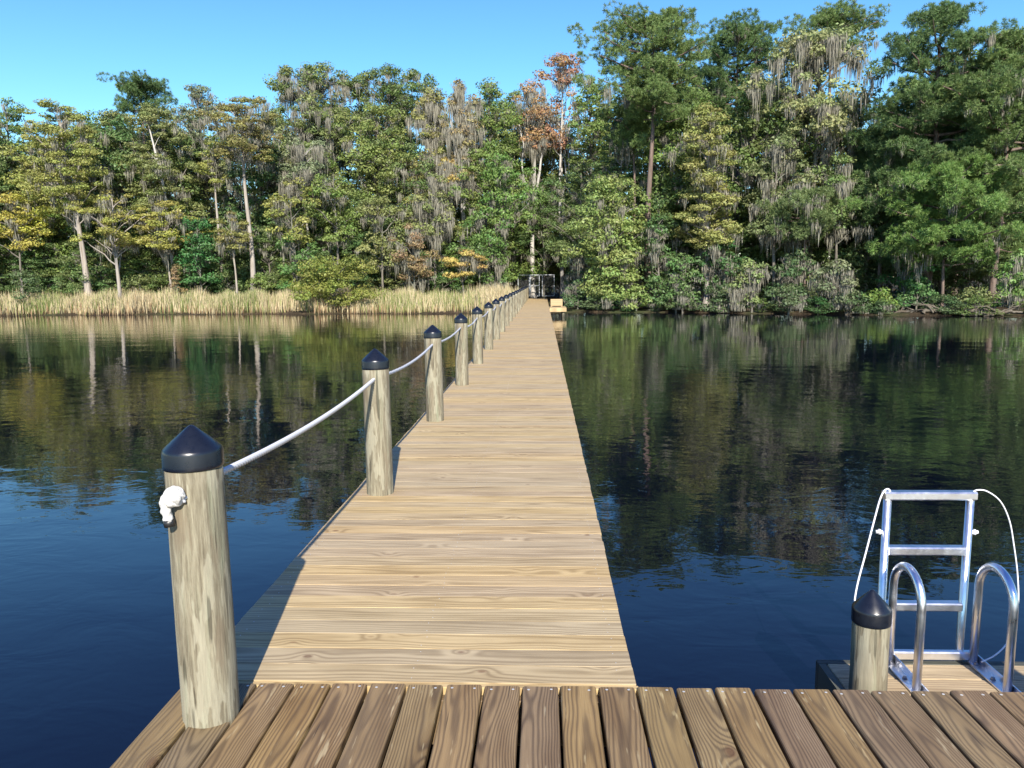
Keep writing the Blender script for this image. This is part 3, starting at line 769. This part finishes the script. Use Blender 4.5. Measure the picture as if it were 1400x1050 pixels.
    if moss > 0:
        an = []
        for c, r in zip(cl, rr):
            if g.random() < moss*.55:
                for _ in range(int(1+g.integers(0, 2)+moss*1.2)):
                    a = g.uniform(0, 6.28); q = r*math.sqrt(g.random())*.75
                    an.append(c+np.array([q*math.cos(a), q*math.sin(a), -r*.22]))
        for P in limb_pts:
            if g.random() < moss*.4:
                for _ in range(2): f = g.uniform(.3, .9)*(len(P)-1); i = int(f); an.append(P[i]*(1-(f-i))+P[min(i+1, len(P)-1)]*(f-i))
        an = an[:420]
        if an:
            V, Fq, T, T2 = moss_strips(g, an, 46, mossl[0]*.6, mossl[1]*1.1, .17, (.018, .05))
            V[:, 2] = np.maximum(V[:, 2], .15)
            if len(T) > 4*90: out['moss'] = arr_mesh('hanging_moss', V, Fq, T, T2, M_MOSS)
    return out
LIFT = 2.0
MOSSC = (.27, .255, .20, 1)
def place(meshes, name, x, y, z, col, label, cat, group, rot=0, sc=(1, 1, 1), mosscol=MOSSC):
    root = empty(name, (x, y, z), label, cat, group); root.rotation_euler = (0, 0, rot); root.scale = sc
    for nm, k in (('trunk', 'trunk'), ('crown', 'crown'), ('hanging_moss', 'moss')):
        if k in meshes:
            o = bpy.data.objects.new(nm, meshes[k]); link(o, root)
            o.color = (*col, 1) if k == 'crown' else mosscol
    return root

# colours of the foliage
PINE = (.060, .098, .030); PINE2 = (.082, .120, .034); CYP = (.150, .160, .038); CYPY = (.185, .178, .040); OAK = (.070, .098, .026); GRN = (.098, .135, .032)
BRT = (.122, .155, .042); OLV = (.115, .130, .042); GRY = (.105, .125, .062); YEL = (.22, .205, .035); ORG = (.24, .18, .05); RED = (.20, .115, .06); BRN = (.16, .115, .055); DKG = (.035, .075, .022)
# kind, name, px centre, top row, half width px, crown bottom row, distance Y, colour, moss, extra, label
T_ = [
 # --- left bank, front rank
 ('broad', 'broadleaf_tree', 18, 262, 42, 345, 58, YEL, .45, {'leaf': .18}, 'yellow-green tree at the far left edge of the bank, above the reeds'),
 ('cypress', 'cypress_tree', 88, 136, 58, 300, 56.5, CYP, .75, {'lean': (-1.2, 0), 'trunk_r': .26}, 'tall mossy olive cypress with pale leaning trunk, near the left end of the reeds'),
 ('cypress', 'cypress_tree', 152, 255, 56, 345, 55.5, CYPY, .8, {'trunk_r': .17, 'nclump': 34}, 'short yellowish cypress with thin pale trunk and drooping grey moss at the left reeds'),
 ('cypress', 'cypress_tree', 225, 268, 44, 345, 57.5, CYPY, .8, {'trunk_r': .12}, 'low golden-green cypress in front of the foot of the white dead tree'),
 ('broad', 'broadleaf_tree', 50, 165, 48, 330, 61, CYP, .5, {}, 'olive tree standing behind and left of the leaning pale trunk'),
 ('broad', 'broadleaf_tree', 5, 130, 44, 300, 64, PINE2, .2, {}, 'dark green round topped tree at the far left skyline'),
 ('broad', 'broadleaf_tree', 150, 150, 40, 300, 64, OLV, .5, {}, 'olive tree filling the gap left below the dark open topped pine'),
 ('pine', 'pine_tree', 188, 90, 38, 160, 68, PINE, .0, {}, 'pine whose dark open top stands above the left trees'),
 ('cypress', 'cypress_tree', 212, 138, 58, 300, 60, OLV, .5, {'trunk_r': .2}, 'broad olive cypress behind the bare white dead branch on the left bank'),
 ('broad', 'broadleaf_tree', 268, 112, 42, 250, 64, GRY, .9, {'leaf': .17, 'open_': .2}, 'tall thin grey-green tree hung with moss, between the left pine and pale trunks'),
 ('broad', 'broadleaf_tree', 268, 292, 34, 398, 57, (.04, .10, .028), .15, {'leaf': .17}, 'low deep green tree behind the reeds, left of the pale straight trunk'),
 ('cypress', 'cypress_tree', 330, 124, 52, 225, 57, (.135, .125, .04), .8, {'trunk_r': .24, 'lean': (0, 0)}, 'cypress with tall straight pale trunk and rounded brown-olive crown, left of centre'),
 ('cypress', 'cypress_tree', 291, 190, 26, 255, 59.5, CYP, .8, {'trunk_r': .18}, 'slim cypress with bare pale trunk just left of the rounded brown-olive cypress'),
 ('cypress', 'cypress_tree', 316, 284, 32, 345, 56.2, (.14, .13, .04), .8, {'trunk_r': .1}, 'small brown-olive cypress tuft low beside the tall straight pale trunk'),
 ('broad', 'oak_tree', 425, 84, 66, 225, 70, (.095, .118, .036), 1.5, {'open_': .35, 'mossl': (.8, 2.2)}, 'tall spreading oak on the skyline with long moss under its thin crown'),
 ('broad', 'oak_tree', 530, 90, 66, 200, 72, OAK, .6, {}, 'dense dark oak with domed top on the skyline, left of centre'),
 ('broad', 'broadleaf_tree', 372, 150, 38, 300, 63, OLV, .7, {}, 'olive tree filling the gap behind and right of the rounded brown-olive cypress'),
 ('broad', 'broadleaf_tree', 412, 180, 44, 268, 60, GRY, 1.9, {'mossl': (.9, 2.4), 'open_': .3, 'bark': 'pale'}, 'thin tree with pale forked limbs draped in long moss below the skyline oak'),
 ('broad', 'broadleaf_tree', 515, 142, 56, 280, 62, (.115, .14, .036), .6, {}, 'large yellow-green tree below the dense dark domed oak'),
 ('broad', 'broadleaf_tree', 395, 238, 40, 340, 57.5, CYP, .8, {}, 'olive tree low on the bank above a dark gap, right of the tall pale trunk'),
 ('broad', 'broadleaf_tree', 455, 222, 40, 335, 58.5, GRN, .6, {}, 'fresh green rounded tree in the middle of the left bank'),
 ('broad', 'broadleaf_tree', 520, 262, 42, 370, 57, (.115, .125, .04), .8, {}, 'olive-brown mossy tree right of the fresh green rounded tree'),
 ('broad', 'broadleaf_tree', 402, 315, 32, 400, 56.5, (.06, .12, .03), .4, {}, 'low green tree standing behind the reeds below the olive trees, left of the yellow bush'),
 ('broad', 'broadleaf_tree', 592, 112, 40, 300, 62, (.15, .15, .045), 1.9, {'mossl': (.9, 2.6), 'bark': 'pale', 'open_': .3}, 'tall yellowish tree with crooked pale branches and long moss curtains'),
 ('broad', 'broadleaf_tree', 630, 106, 26, 250, 60.5, (.17, .14, .06), 2.2, {'mossl': (1.0, 3.0), 'bark': 'pale', 'open_': .45, 'forks': 3}, 'slender half bare tree wrapped in grey moss beside the crooked pale branches'),
 ('broad', 'broadleaf_tree', 668, 108, 38, 260, 68, GRN, .4, {}, 'green tree on the skyline left of the reddish autumn tree'),
 ('broad', 'broadleaf_tree', 590, 232, 36, 330, 58, OLV, 1.8, {'mossl': (.8, 2.2)}, 'mossy olive tree under the crooked pale branches'),
 ('broad', 'broadleaf_tree', 612, 212, 24, 262, 59.5, ORG, 1.9, {'mossl': (.8, 2.4)}, 'small orange-leaved crown with moss below the half bare tree'),
 ('broad', 'broadleaf_tree', 685, 200, 42, 310, 58, (.085, .14, .032), .7, {}, 'round green tree in the centre of the bank, left above the walkway end'),
 ('broad', 'broadleaf_tree', 655, 285, 42, 365, 57, (.07, .12, .03), .8, {}, 'green tree above the small orange bush left of the gate'),
 ('broad', 'broadleaf_tree', 565, 300, 34, 392, 55.5, BRN, .8, {'leaf': .15}, 'brownish half bare bush with moss behind the reeds'),
 ('shrub', 'bush', 455, 343, 68, 418, 51.2, (.12, .135, .026), .0, {'leaf': .15, 'nclump': 46}, 'wide yellow-green bush growing in the reeds'),
 ('broad', 'broadleaf_tree', 632, 338, 36, 388, 53.5, ORG, .7, {'leaf': .17, 'flatk': .4}, 'small orange-yellow tree behind the reeds left of the gate'),
 ('broad', 'broadleaf_tree', 676, 320, 28, 395, 57.5, (.07, .12, .03), 1.0, {}, 'green mossy tree just left of the metal gate'),
 ('shrub', 'bush', 28, 365, 44, 424, 54.5, (.055, .08, .03), .0, {'leaf': .15}, 'grey-green bush at the far left end of the reeds'),
 ('shrub', 'bush', 112, 366, 30, 410, 57.5, (.07, .10, .03), .0, {'leaf': .14}, 'small green bush behind the reeds, between the two left pale trunks'),
 ('shrub', 'bush', 190, 372, 40, 412, 57.5, (.10, .12, .04), .0, {'leaf': .14}, 'olive bush behind the reeds right of the thin pale cypress trunk'),
 ('shrub', 'bush', 240, 362, 14, 412, 56, BRN, .0, {'leaf': .13}, 'narrow rusty brown bush behind the left reeds'),
 ('shrub', 'bush', 355, 372, 26, 412, 56.5, GRN, .0, {'leaf': .14}, 'green bush right at the foot of the tall straight pale trunk'),
 # --- centre
 ('broad', 'maple_tree', 768, 68, 42, 205, 69.5, RED, .55, {'leaf': .2, 'bark': 'pale', 'open_': .5, 'forks': 4, 'dens': .75, 'trunk_r': .2}, 'tall reddish autumn tree with pale forked limbs against the sky'),
 ('broad', 'maple_tree', 728, 108, 36, 215, 69, (.22, .13, .06), 1.6, {'leaf': .18, 'bark': 'pale', 'open_': .4, 'forks': 3, 'dens': .8, 'mossl': (.8, 2.2)}, 'shorter reddish tree with moss, left of the tall reddish autumn tree'),
 ('broad', 'broadleaf_tree', 806, 112, 46, 290, 66, GRN, .5, {'nclump': 90}, 'green tree behind and right of the reddish autumn trees'),
 ('broad', 'oak_tree', 742, 242, 56, 355, 69.5, (.055, .092, .027), .8, {'leaf': .14}, 'dark green fine-leaved oak overhanging the gate'),
 ('broad', 'broadleaf_tree', 838, 236, 64, 412, 50.5, BRT, .45, {'leaf': .2, 'nclump': 120}, 'large bright green leafy tree leaning over the water right of the gate'),
 ('broad', 'broadleaf_tree', 792, 330, 26, 412, 54, (.05, .08, .03), 1.0, {}, 'dark mossy tree beside the right end of the gate'),
 ('pine', 'pine_tree', 893, -6, 84, 168, 52.2, PINE2, .08, {'trunk_r': .27, 'dens': 1.1}, 'tallest pine with bare reddish trunk right of the reddish autumn tree'),
 ('pine', 'pine_tree', 866, 130, 40, 215, 54.5, PINE2, .1, {'trunk_r': .17}, 'smaller pine with thin trunk left behind the tallest pine'),
 ('pine', 'pine_tree', 1012, 14, 80, 170, 60, PINE, .05, {'dens': 1.1}, 'wide dark pine between the tallest pine and the grey-green mossy tree'),
  # skyline behind the gate
 ('broad', 'broadleaf_tree', 702, 118, 34, 270, 75, (.10, .125, .035), .6, {}, 'green skyline tree just left of the shorter reddish tree'),
 ('broad', 'broadleaf_tree', 748, 130, 38, 290, 76, OLV, .6, {}, 'olive tree directly behind the two reddish autumn trees'),
 ('broad', 'broadleaf_tree', 832, 118, 38, 260, 72, (.085, .115, .032), .3, {}, 'green tree tucked behind the left side of the tallest pine'),
 ('broad', 'broadleaf_tree', 655, 132, 34, 260, 73, OLV, .8, {}, 'olive mossy tree behind the half bare grey tree'),
 # --- right bank
 ('cypress', 'cypress_tree', 972, 138, 52, 345, 49.5, (.150, .155, .045), .8, {'trunk_r': .2, 'nclump': 84}, 'golden olive cypress with tiered boughs on the right bank'),
 ('pine', 'pine_tree', 1140, -12, 52, 90, 60, PINE2, .0, {}, 'pine whose tufted top rises behind the grey-green mossy tree'),
 ('broad', 'broadleaf_tree', 1122, 34, 84, 195, 50.5, (.15, .165, .065), 1.5, {'leaf': .2, 'mossl': (.8, 2.4), 'open_': .25}, 'large grey-green tree with long moss hanging across its middle, right of centre'),
 ('broad', 'broadleaf_tree', 1065, 172, 48, 330, 48.5, (.10, .12, .045), 1.0, {'mossl': (.8, 2.2)}, 'grey-green mossy tree between the golden cypress and the right bank'),
 ('broad', 'broadleaf_tree', 1150, 205, 50, 320, 47.5, (.085, .115, .035), 1.0, {'mossl': (.7, 2.2)}, 'mossy tree standing below the large grey-green tree'),
 ('pine', 'pine_tree', 1105, 262, 52, 330, 46.5, (.085, .115, .04), .5, {'dens': 1.2}, 'low bushy pine under the grey-green mossy tree'),
 ('pine', 'pine_tree', 1292, -22, 100, 370, 46, PINE, .12, {'trunk_r': .28, 'dens': 1.15, 'nclump': 78}, 'huge dark green pine with boughs to the ground at the right'),
 ('pine', 'pine_tree', 1385, 18, 88, 340, 43.5, PINE2, .08, {'dens': 1.15}, 'green pine cut off by the right edge of the photo'),
 ('pine', 'pine_tree', 1215, 160, 52, 330, 48.5, (.065, .105, .035), .3, {'dens': 1.2}, 'mid-height pine left of the huge dark green pine'),
 ('pine', 'pine_tree', 1300, 225, 88, 365, 43.2, (.085, .14, .032), .2, {'dens': 1.3}, 'low wide bright green pine in front of the huge pine'),
 ('broad', 'broadleaf_tree', 1250, 255, 26, 400, 45.5, (.08, .18, .03), .1, {'leaf': .22}, 'slim fresh green leafy tree amid the right pines'),
 ('broad', 'broadleaf_tree', 935, 345, 34, 420, 48, (.065, .11, .032), .9, {'leaf': .16, 'mossl': (.4, 1.0)}, 'low mossy tree over the water, right of the large bright green tree'),
 ('broad', 'broadleaf_tree', 1030, 350, 33, 424, 46, (.12, .15, .05), 1.0, {'leaf': .17, 'mossl': (.6, 1.4)}, 'low pale green tree draped in moss over the water below the golden cypress'),
 ('broad', 'broadleaf_tree', 985, 325, 34, 415, 48.8, DKG, .6, {}, 'dark green tree in the shade under the golden cypress'),
 ('broad', 'broadleaf_tree', 1092, 335, 40, 410, 46.5, (.05, .08, .03), 1.0, {'mossl': (.6, 1.5)}, 'dark low tree with moss at the water below the low bushy pine'),
 ('broad', 'broadleaf_tree', 1150, 348, 42, 418, 44.5, GRY, 1.0, {'leaf': .15, 'mossl': (.6, 1.6)}, 'grey moss-covered tree leaning over the right water edge'),
 ('shrub', 'bush', 1205, 392, 34, 426, 43.6, (.10, .14, .03), .0, {'leaf': .14}, 'light green bush on the right bank left of the driftwood'),
 ('broad', 'broadleaf_tree', 1240, 335, 40, 412, 45, (.045, .11, .028), .2, {}, 'deep green low tree behind the light green bush'),
 ('shrub', 'bush', 1340, 385, 34, 424, 41.8, (.12, .14, .05), .2, {'leaf': .14}, 'pale green bush by the driftwood at the right'),
 ('shrub', 'bush', 1385, 340, 34, 422, 41.2, (.10, .16, .04), .3, {'leaf': .15}, 'bright green bush at the right edge of the bank'),
 ('broad', 'broadleaf_tree', 902, 268, 36, 412, 49.2, (.055, .092, .028), .6, {}, 'dark green tree hiding the foot of the tallest pine'),
 ('shrub', 'bush', 870, 385, 32, 424, 49.3, BRT, .3, {'leaf': .18}, 'bright green bush touching the water under the large bright green tree'),
 ('shrub', 'bush', 790, 380, 24, 425, 50.5, (.05, .085, .03), .4, {'leaf': .14}, 'dark bush at the water between the side landing and the bright green tree'),
 ('shrub', 'bush', 925, 388, 36, 426, 48.2, (.06, .09, .03), .5, {'leaf': .14}, 'dull green bush at the water right of the bright green tree'),
 ('shrub', 'bush', 985, 385, 34, 427, 47, (.045, .075, .028), .4, {'leaf': .14}, 'dark green bush in shade at the water below the golden cypress'),
 ('shrub', 'bush', 1080, 385, 40, 428, 45, (.06, .085, .035), .5, {'leaf': .14}, 'grey-green bush at the water between two moss-draped trees'),
 ('shrub', 'bush', 1255, 385, 30, 422, 43.4, (.05, .10, .03), .0, {'leaf': .14}, 'dark leafy bush behind the twisted driftwood at the right'),
 ('broad', 'broadleaf_tree', 985, 245, 24, 330, 50, CYPY, .6, {'leaf': .16}, 'small yellowish tree low in front of the tiered golden cypress'),
]
for i, (kind, name, px, ty, hw, by, Y, col, moss, ex, lab) in enumerate(T_):
    col = tuple(c*LIFT for c in col)
    hor = 382.4 - (px-742)*.01
    top = W(px, ty, Y); bot = W(px, by, Y); gz = ground_z(top[0], Y)
    R = hw*Y/FPX*(1.2 if px < 720 and kind != 'shrub' else 1.06)
    H = top[2]-gz; cb = max(.1 if kind == 'shrub' else .35, bot[2]-gz)
    me = make_tree(kind, H, R, cb, 100+i, moss=moss, **ex)
    place(me, name, top[0]-ex.get('lean', (0, 0))[0]*.6, Y, gz, col, lab, 'bush' if kind == 'shrub' else 'tree', 'bushes along the far bank' if kind == 'shrub' else 'trees along the far bank')

# ranks behind: instanced copies of a few prototypes
FR = [make_tree('broad', 15, 4.2, 3.5, 901, moss=.5), make_tree('broad', 13, 3.8, 1.5, 902, moss=.6), make_tree('cypress', 16, 3.2, 5, 903, moss=.6),
      make_tree('pine', 18, 3.6, 7, 904, moss=0), make_tree('broad', 9, 3.4, .6, 905, moss=.4)]
rng = random.Random(44)
skyx = [-80, 0, 60, 120, 190, 300, 400, 470, 540, 620, 690, 770, 830, 890, 1010, 1080, 1150, 1225, 1290, 1400, 1500]
skyy = [150, 165, 170, 165, 150, 150, 165, 190, 130, 165, 140, 175, 165, 80, 80, 120, 110, 170, 60, 60, 80]
def filler(px, Y, k, sc_h, label, group, darkc):
    p = W(px, 300, Y); gz = ground_z(p[0], Y)
    c0 = rng.choice([GRN, OAK, OLV, (.06, .10, .03), (.08, .11, .035)]) if k != 3 else PINE
    c = tuple(v*LIFT for v in c0)
    Hs = (15, 13, 16, 18, 9)[k]; s = sc_h/Hs; w = max(.75, min(1.25, s*1.05))
    place(FR[k], 'broadleaf_tree' if k in (0, 1, 4) else 'cypress_tree' if k == 2 else 'pine_tree', p[0], Y, gz, c, label, 'tree', group, rng.uniform(0, 6.28), (w, w, s))
def sky_h(px, Y, drop): 
    z = W(px, np.interp(px, skyx, skyy)+drop, Y)[2]; return z-ground_z(0, 60)
# second rank: fills between the front trees, mid height
for j in range(26):
    px = -60+j*60+rng.uniform(-16, 16)
    Y = float(np.interp(px, [0, 700, 1000, 1400], [63, 62, 54, 49]))+rng.uniform(-1.5, 2)
    if 680 < px < 790: Y = 71
    k = rng.choice([0, 1, 1, 2]); h = sky_h(px, Y, rng.uniform(5, 50)); filler(px, Y, k, max(6, h), 'tree in the shaded second rank behind the front trees of the far bank', 'second rank trees', .9)
# low undergrowth trees closing the dark gaps near the ground
for j in range(24):
    px = -50+j*64+rng.uniform(-18, 18)
    Y = float(np.interp(px, [0, 700, 1000, 1400], [61, 62, 52, 47.5]))+rng.uniform(-.8, 1.2)
    if 690 < px < 790: Y = 73
    filler(px, Y, 4, rng.uniform(5.5, 8), 'low dark tree in the shade between the trunks of the far bank', 'undergrowth trees', .6)
for j in range(22):
    px = -40+j*34+rng.uniform(-10, 10)
    filler(px, 59.5+rng.uniform(-.6, 1.2) if px < 660 else 72, 4, rng.uniform(4.2, 6.5), 'leafy understorey tree just behind the reeds and the front trunks', 'understorey trees', 1)
for j in range(30):
    px = -90+j*54+rng.uniform(-12, 12)
    Y = float(np.interp(px, [0, 700, 1000, 1400], [74, 76, 66, 60]))+rng.uniform(-2, 3)
    k = rng.choice([0, 1, 0, 3]) if px > 850 else rng.choice([0, 1, 1]); h = sky_h(px, Y, rng.uniform(-12, 25)); filler(px, Y, k, max(8, h), 'tree in the deep forest rank behind the far bank', 'deep forest trees', .9)
for j in range(26):
    px = -120+j*64+rng.uniform(-12, 12); Y = float(np.interp(px, [0, 700, 1400], [86, 88, 74]))+rng.uniform(-2, 2)
    filler(px, Y, rng.choice([1, 4]), rng.uniform(9, 11), 'tree far back in the forest closing the view between trunks', 'far back trees', .8)
# beyond the frame on both sides so that a step to the side still meets forest
for s in (-1, 1):
    for j in range(7):
        x = s*(46+j*8+rng.uniform(-2, 2)); Y = shore_y(x)+rng.uniform(4, 12); p = rng.choice([0, 1, 2, 3])
        place(FR[p], 'forest_tree', x, Y, ground_z(x, Y), GRN if p != 3 else PINE, 'tree of the bank past the edge of the photo', 'tree', 'trees past the edge', rng.uniform(0, 6), (1.1, 1.1, 1))

# the wood beyond, one mass
def far_wood():
    g = np.random.default_rng(77); c = []; r = []
    for k in range(1150):
        x = g.uniform(-150, 140); c.append(np.array([x, g.uniform(96, 106), g.uniform(0, 10.5)])); r.append(g.uniform(1.8, 2.8))
    V, Fq, T, T2 = clump_leaves(g, c, r, 34, .6)
    o = bpy.data.objects.new('distant_wood', arr_mesh('distant_wood', V, Fq, T, T2, M_LEAF)); o.color = (.09, .12, .035, 1); link(o)
    tag(o, 'mass of dark forest foliage far behind the trees of the bank', 'wood', None, 'stuff')
far_wood()

for j in range(15):
    x = 3.5+j*1.95+rng.uniform(-.5, .5); Y = shore_y(x)+rng.uniform(.2, .8); m_ = j % 3
    if j < 3: SH = globals().setdefault('SH', []); SH.append(make_tree('shrub', 1.9, 1.5, .05, 950+j, moss=(.3 if j else 0), leaf=.13, nclump=15))
    s = rng.uniform(.6, 1.0)
    place(SH[m_], 'bush', x, Y, ground_z(x, Y)-.1, tuple(c*LIFT for c in rng.choice([DKG, OAK, (.06, .09, .035), (.05, .08, .03)])), 'knee-high dark bush overhanging the water edge on the right bank', 'bush', 'low bushes at the right water edge', rng.uniform(0, 6), (s*1.25, s, s*.8))

# dead snag, driftwood
def snag():
    g = np.random.default_rng(5); Y = 58.5
    a = W(224, 250, Y); gz = ground_z(a[0], Y)
    pts = [W(232, 330, Y), W(228, 280, Y), W(221, 243, Y), W(213, 210, Y), W(206, 182, Y), W(203, 172, Y)]
    base = np.array([pts[0][0]+.3, Y, gz-.2]); P = np.array([base]+pts); paths = [(P, [.16, .12, .11, .10, .08, .05, .02])]
    for (x0, y0, x1, y1) in [(216, 222, 204, 208), (211, 202, 219, 186), (214, 214, 206, 216), (220, 238, 210, 233), (207, 186, 200, 178)]:
        q0 = W(x0, y0, Y); q1 = W(x1, y1, Y)+np.array([0, g.normal()*.3, 0]); paths.append((curve(q0, q1, g, .05, .05, 5), np.linspace(.035, .008, 5)))
    V, Fq = np_tubes(paths, 8); V = V-base
    o = bpy.data.objects.new('dead_tree', arr_mesh('dead_tree', V, Fq, None, None, BARK['pale'], True)); o.location = base; link(o)
    tag(o, 'bare white dead tree trunk poking out of the olive crowns on the left bank', 'dead tree')
snag()
logs = [(1155, 1212, 431, 428, 'pale thin fallen branch at the water line below the light green bush'), (1215, 1262, 430, 426, 'short brown driftwood log in the middle of the right bank'),
        (1262, 1330, 428, 424, 'long dark twisted driftwood log at the foot of the huge pine'), (1318, 1372, 424, 432, 'pale driftwood log sloping to the water at the right'),
        (1345, 1398, 431, 427, 'grey driftwood log lowest at the right edge of the photo')]
for i, (x0, x1, y0, y1, lab) in enumerate(logs):
    g = np.random.default_rng(i); Ya = shore_y(W(x0, 430, 43)[0])+.25+.1*i; Yb = shore_y(W(x1, 430, 41)[0])+.3
    a = W(x0, y0, Ya); b = W(x1, y1, Yb); a[2] = max(a[2], WATER+.02); b[2] = max(b[2], WATER+.05)
    paths = [(curve(a, b, g, .06, .12, 9), np.linspace(.10, .04, 9)*g.uniform(.8, 1.2))]
    for _ in range(4):
        f = g.uniform(.2, .9); q = a*(1-f)+b*f; paths.append((curve(q, q+np.array([g.normal()*.7, g.normal()*.3, g.uniform(.1, .6)]), g, .1, .1, 5), np.linspace(.05, .012, 5)))
    V, Fq = np_tubes(paths, 8); c = (a+b)/2
    o = bpy.data.objects.new('driftwood_log', arr_mesh('driftwood_log', V-c, Fq, None, None, M_LOG, True)); o.location = c; link(o)
    tag(o, lab, 'log', 'driftwood on the right bank')

# reeds: countless blades, one object
def reeds():
    g = np.random.default_rng(9); n = 85000
    x = g.uniform(-62, -1.6, n); sx = np.array([shore_y(v) for v in x]) + .35*np.sin(x*.9)+.25*np.sin(x*2.3+1)
    d = g.random(n)**.8*7.0; edge = .5*np.sin(x*.7)+.35*np.sin(x*1.9+2)
    d0 = np.clip(edge*.4, -.4, .4); y = sx+d0+d
    # the reeds thin out at the far left and keep clear of the walkway
    keep = (x > -38+g.normal(size=n)*1.5) | (g.random(n) < .35)
    gap = np.sin(x*.55+1)+np.sin(x*1.7)*.6
    keep &= (g.random(n) < .75+.25*gap)
    x, y, d = x[keep], y[keep], d[keep]; n = len(x)
    z = np.full(n, WATER-.05)+np.clip(d*.2, 0, .25)
    hgt = (1.03+.2*np.sin(x*.8+1.3)*np.sin(x*.31)+.13*np.sin(x*2.9+y)+.08*np.sin(x*7.1))*g.uniform(.6, 1.2, n)*np.clip(.55+d*.35, .5, 1.15)*1.05
    az = g.uniform(0, 6.283, n); ln = np.abs(g.normal(0, .17, n))+.03; ln[g.random(n) < .05] *= 3
    w = g.uniform(.009, .024, n); dx = np.cos(az); dy = np.sin(az)
    s = np.stack([-dy, dx, 0*dx], 1)*w[:, None]
    # face the blades every way; half of them roughly broadside
    P0 = np.stack([x, y, z], 1); lean = np.stack([dx, dy, 0*dx], 1)
    P1 = P0+lean*(ln*hgt*.35)[:, None]+np.array([0, 0, 1])*(hgt*.55)[:, None]
    P2 = P0+lean*(ln*hgt*1.2)[:, None]+np.array([0, 0, 1])*(hgt*(1-ln*.3))[:, None]
    V = np.stack([P0-s, P0+s, P1+s*.8, P1-s*.8, P2+s*.15, P2-s*.15], 1).reshape(-1, 3)
    b = np.arange(n)[:, None]*6; Fq = np.concatenate([b+np.array([[0, 1, 2, 3]]), b+np.array([[3, 2, 4, 5]])])
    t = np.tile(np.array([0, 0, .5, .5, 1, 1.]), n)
    gm = .50+.17*np.sin(x*.45+2)+.15*np.sin(x*1.3+y*.6)+g.normal(0, .33, n)
    t2 = np.repeat(np.clip(np.where(gm < .32, gm*.9, .42+gm*.45), 0, .97), 6)
    t2 = np.where(np.repeat(d < .5, 6) & (g.random(len(t2)//6) < .35).repeat(6), 1.0, t2)
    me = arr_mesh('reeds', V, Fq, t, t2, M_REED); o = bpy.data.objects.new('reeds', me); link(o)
    tag(o, 'band of dry straw-coloured reeds along the left water edge', 'reeds', None, 'stuff')
reeds()
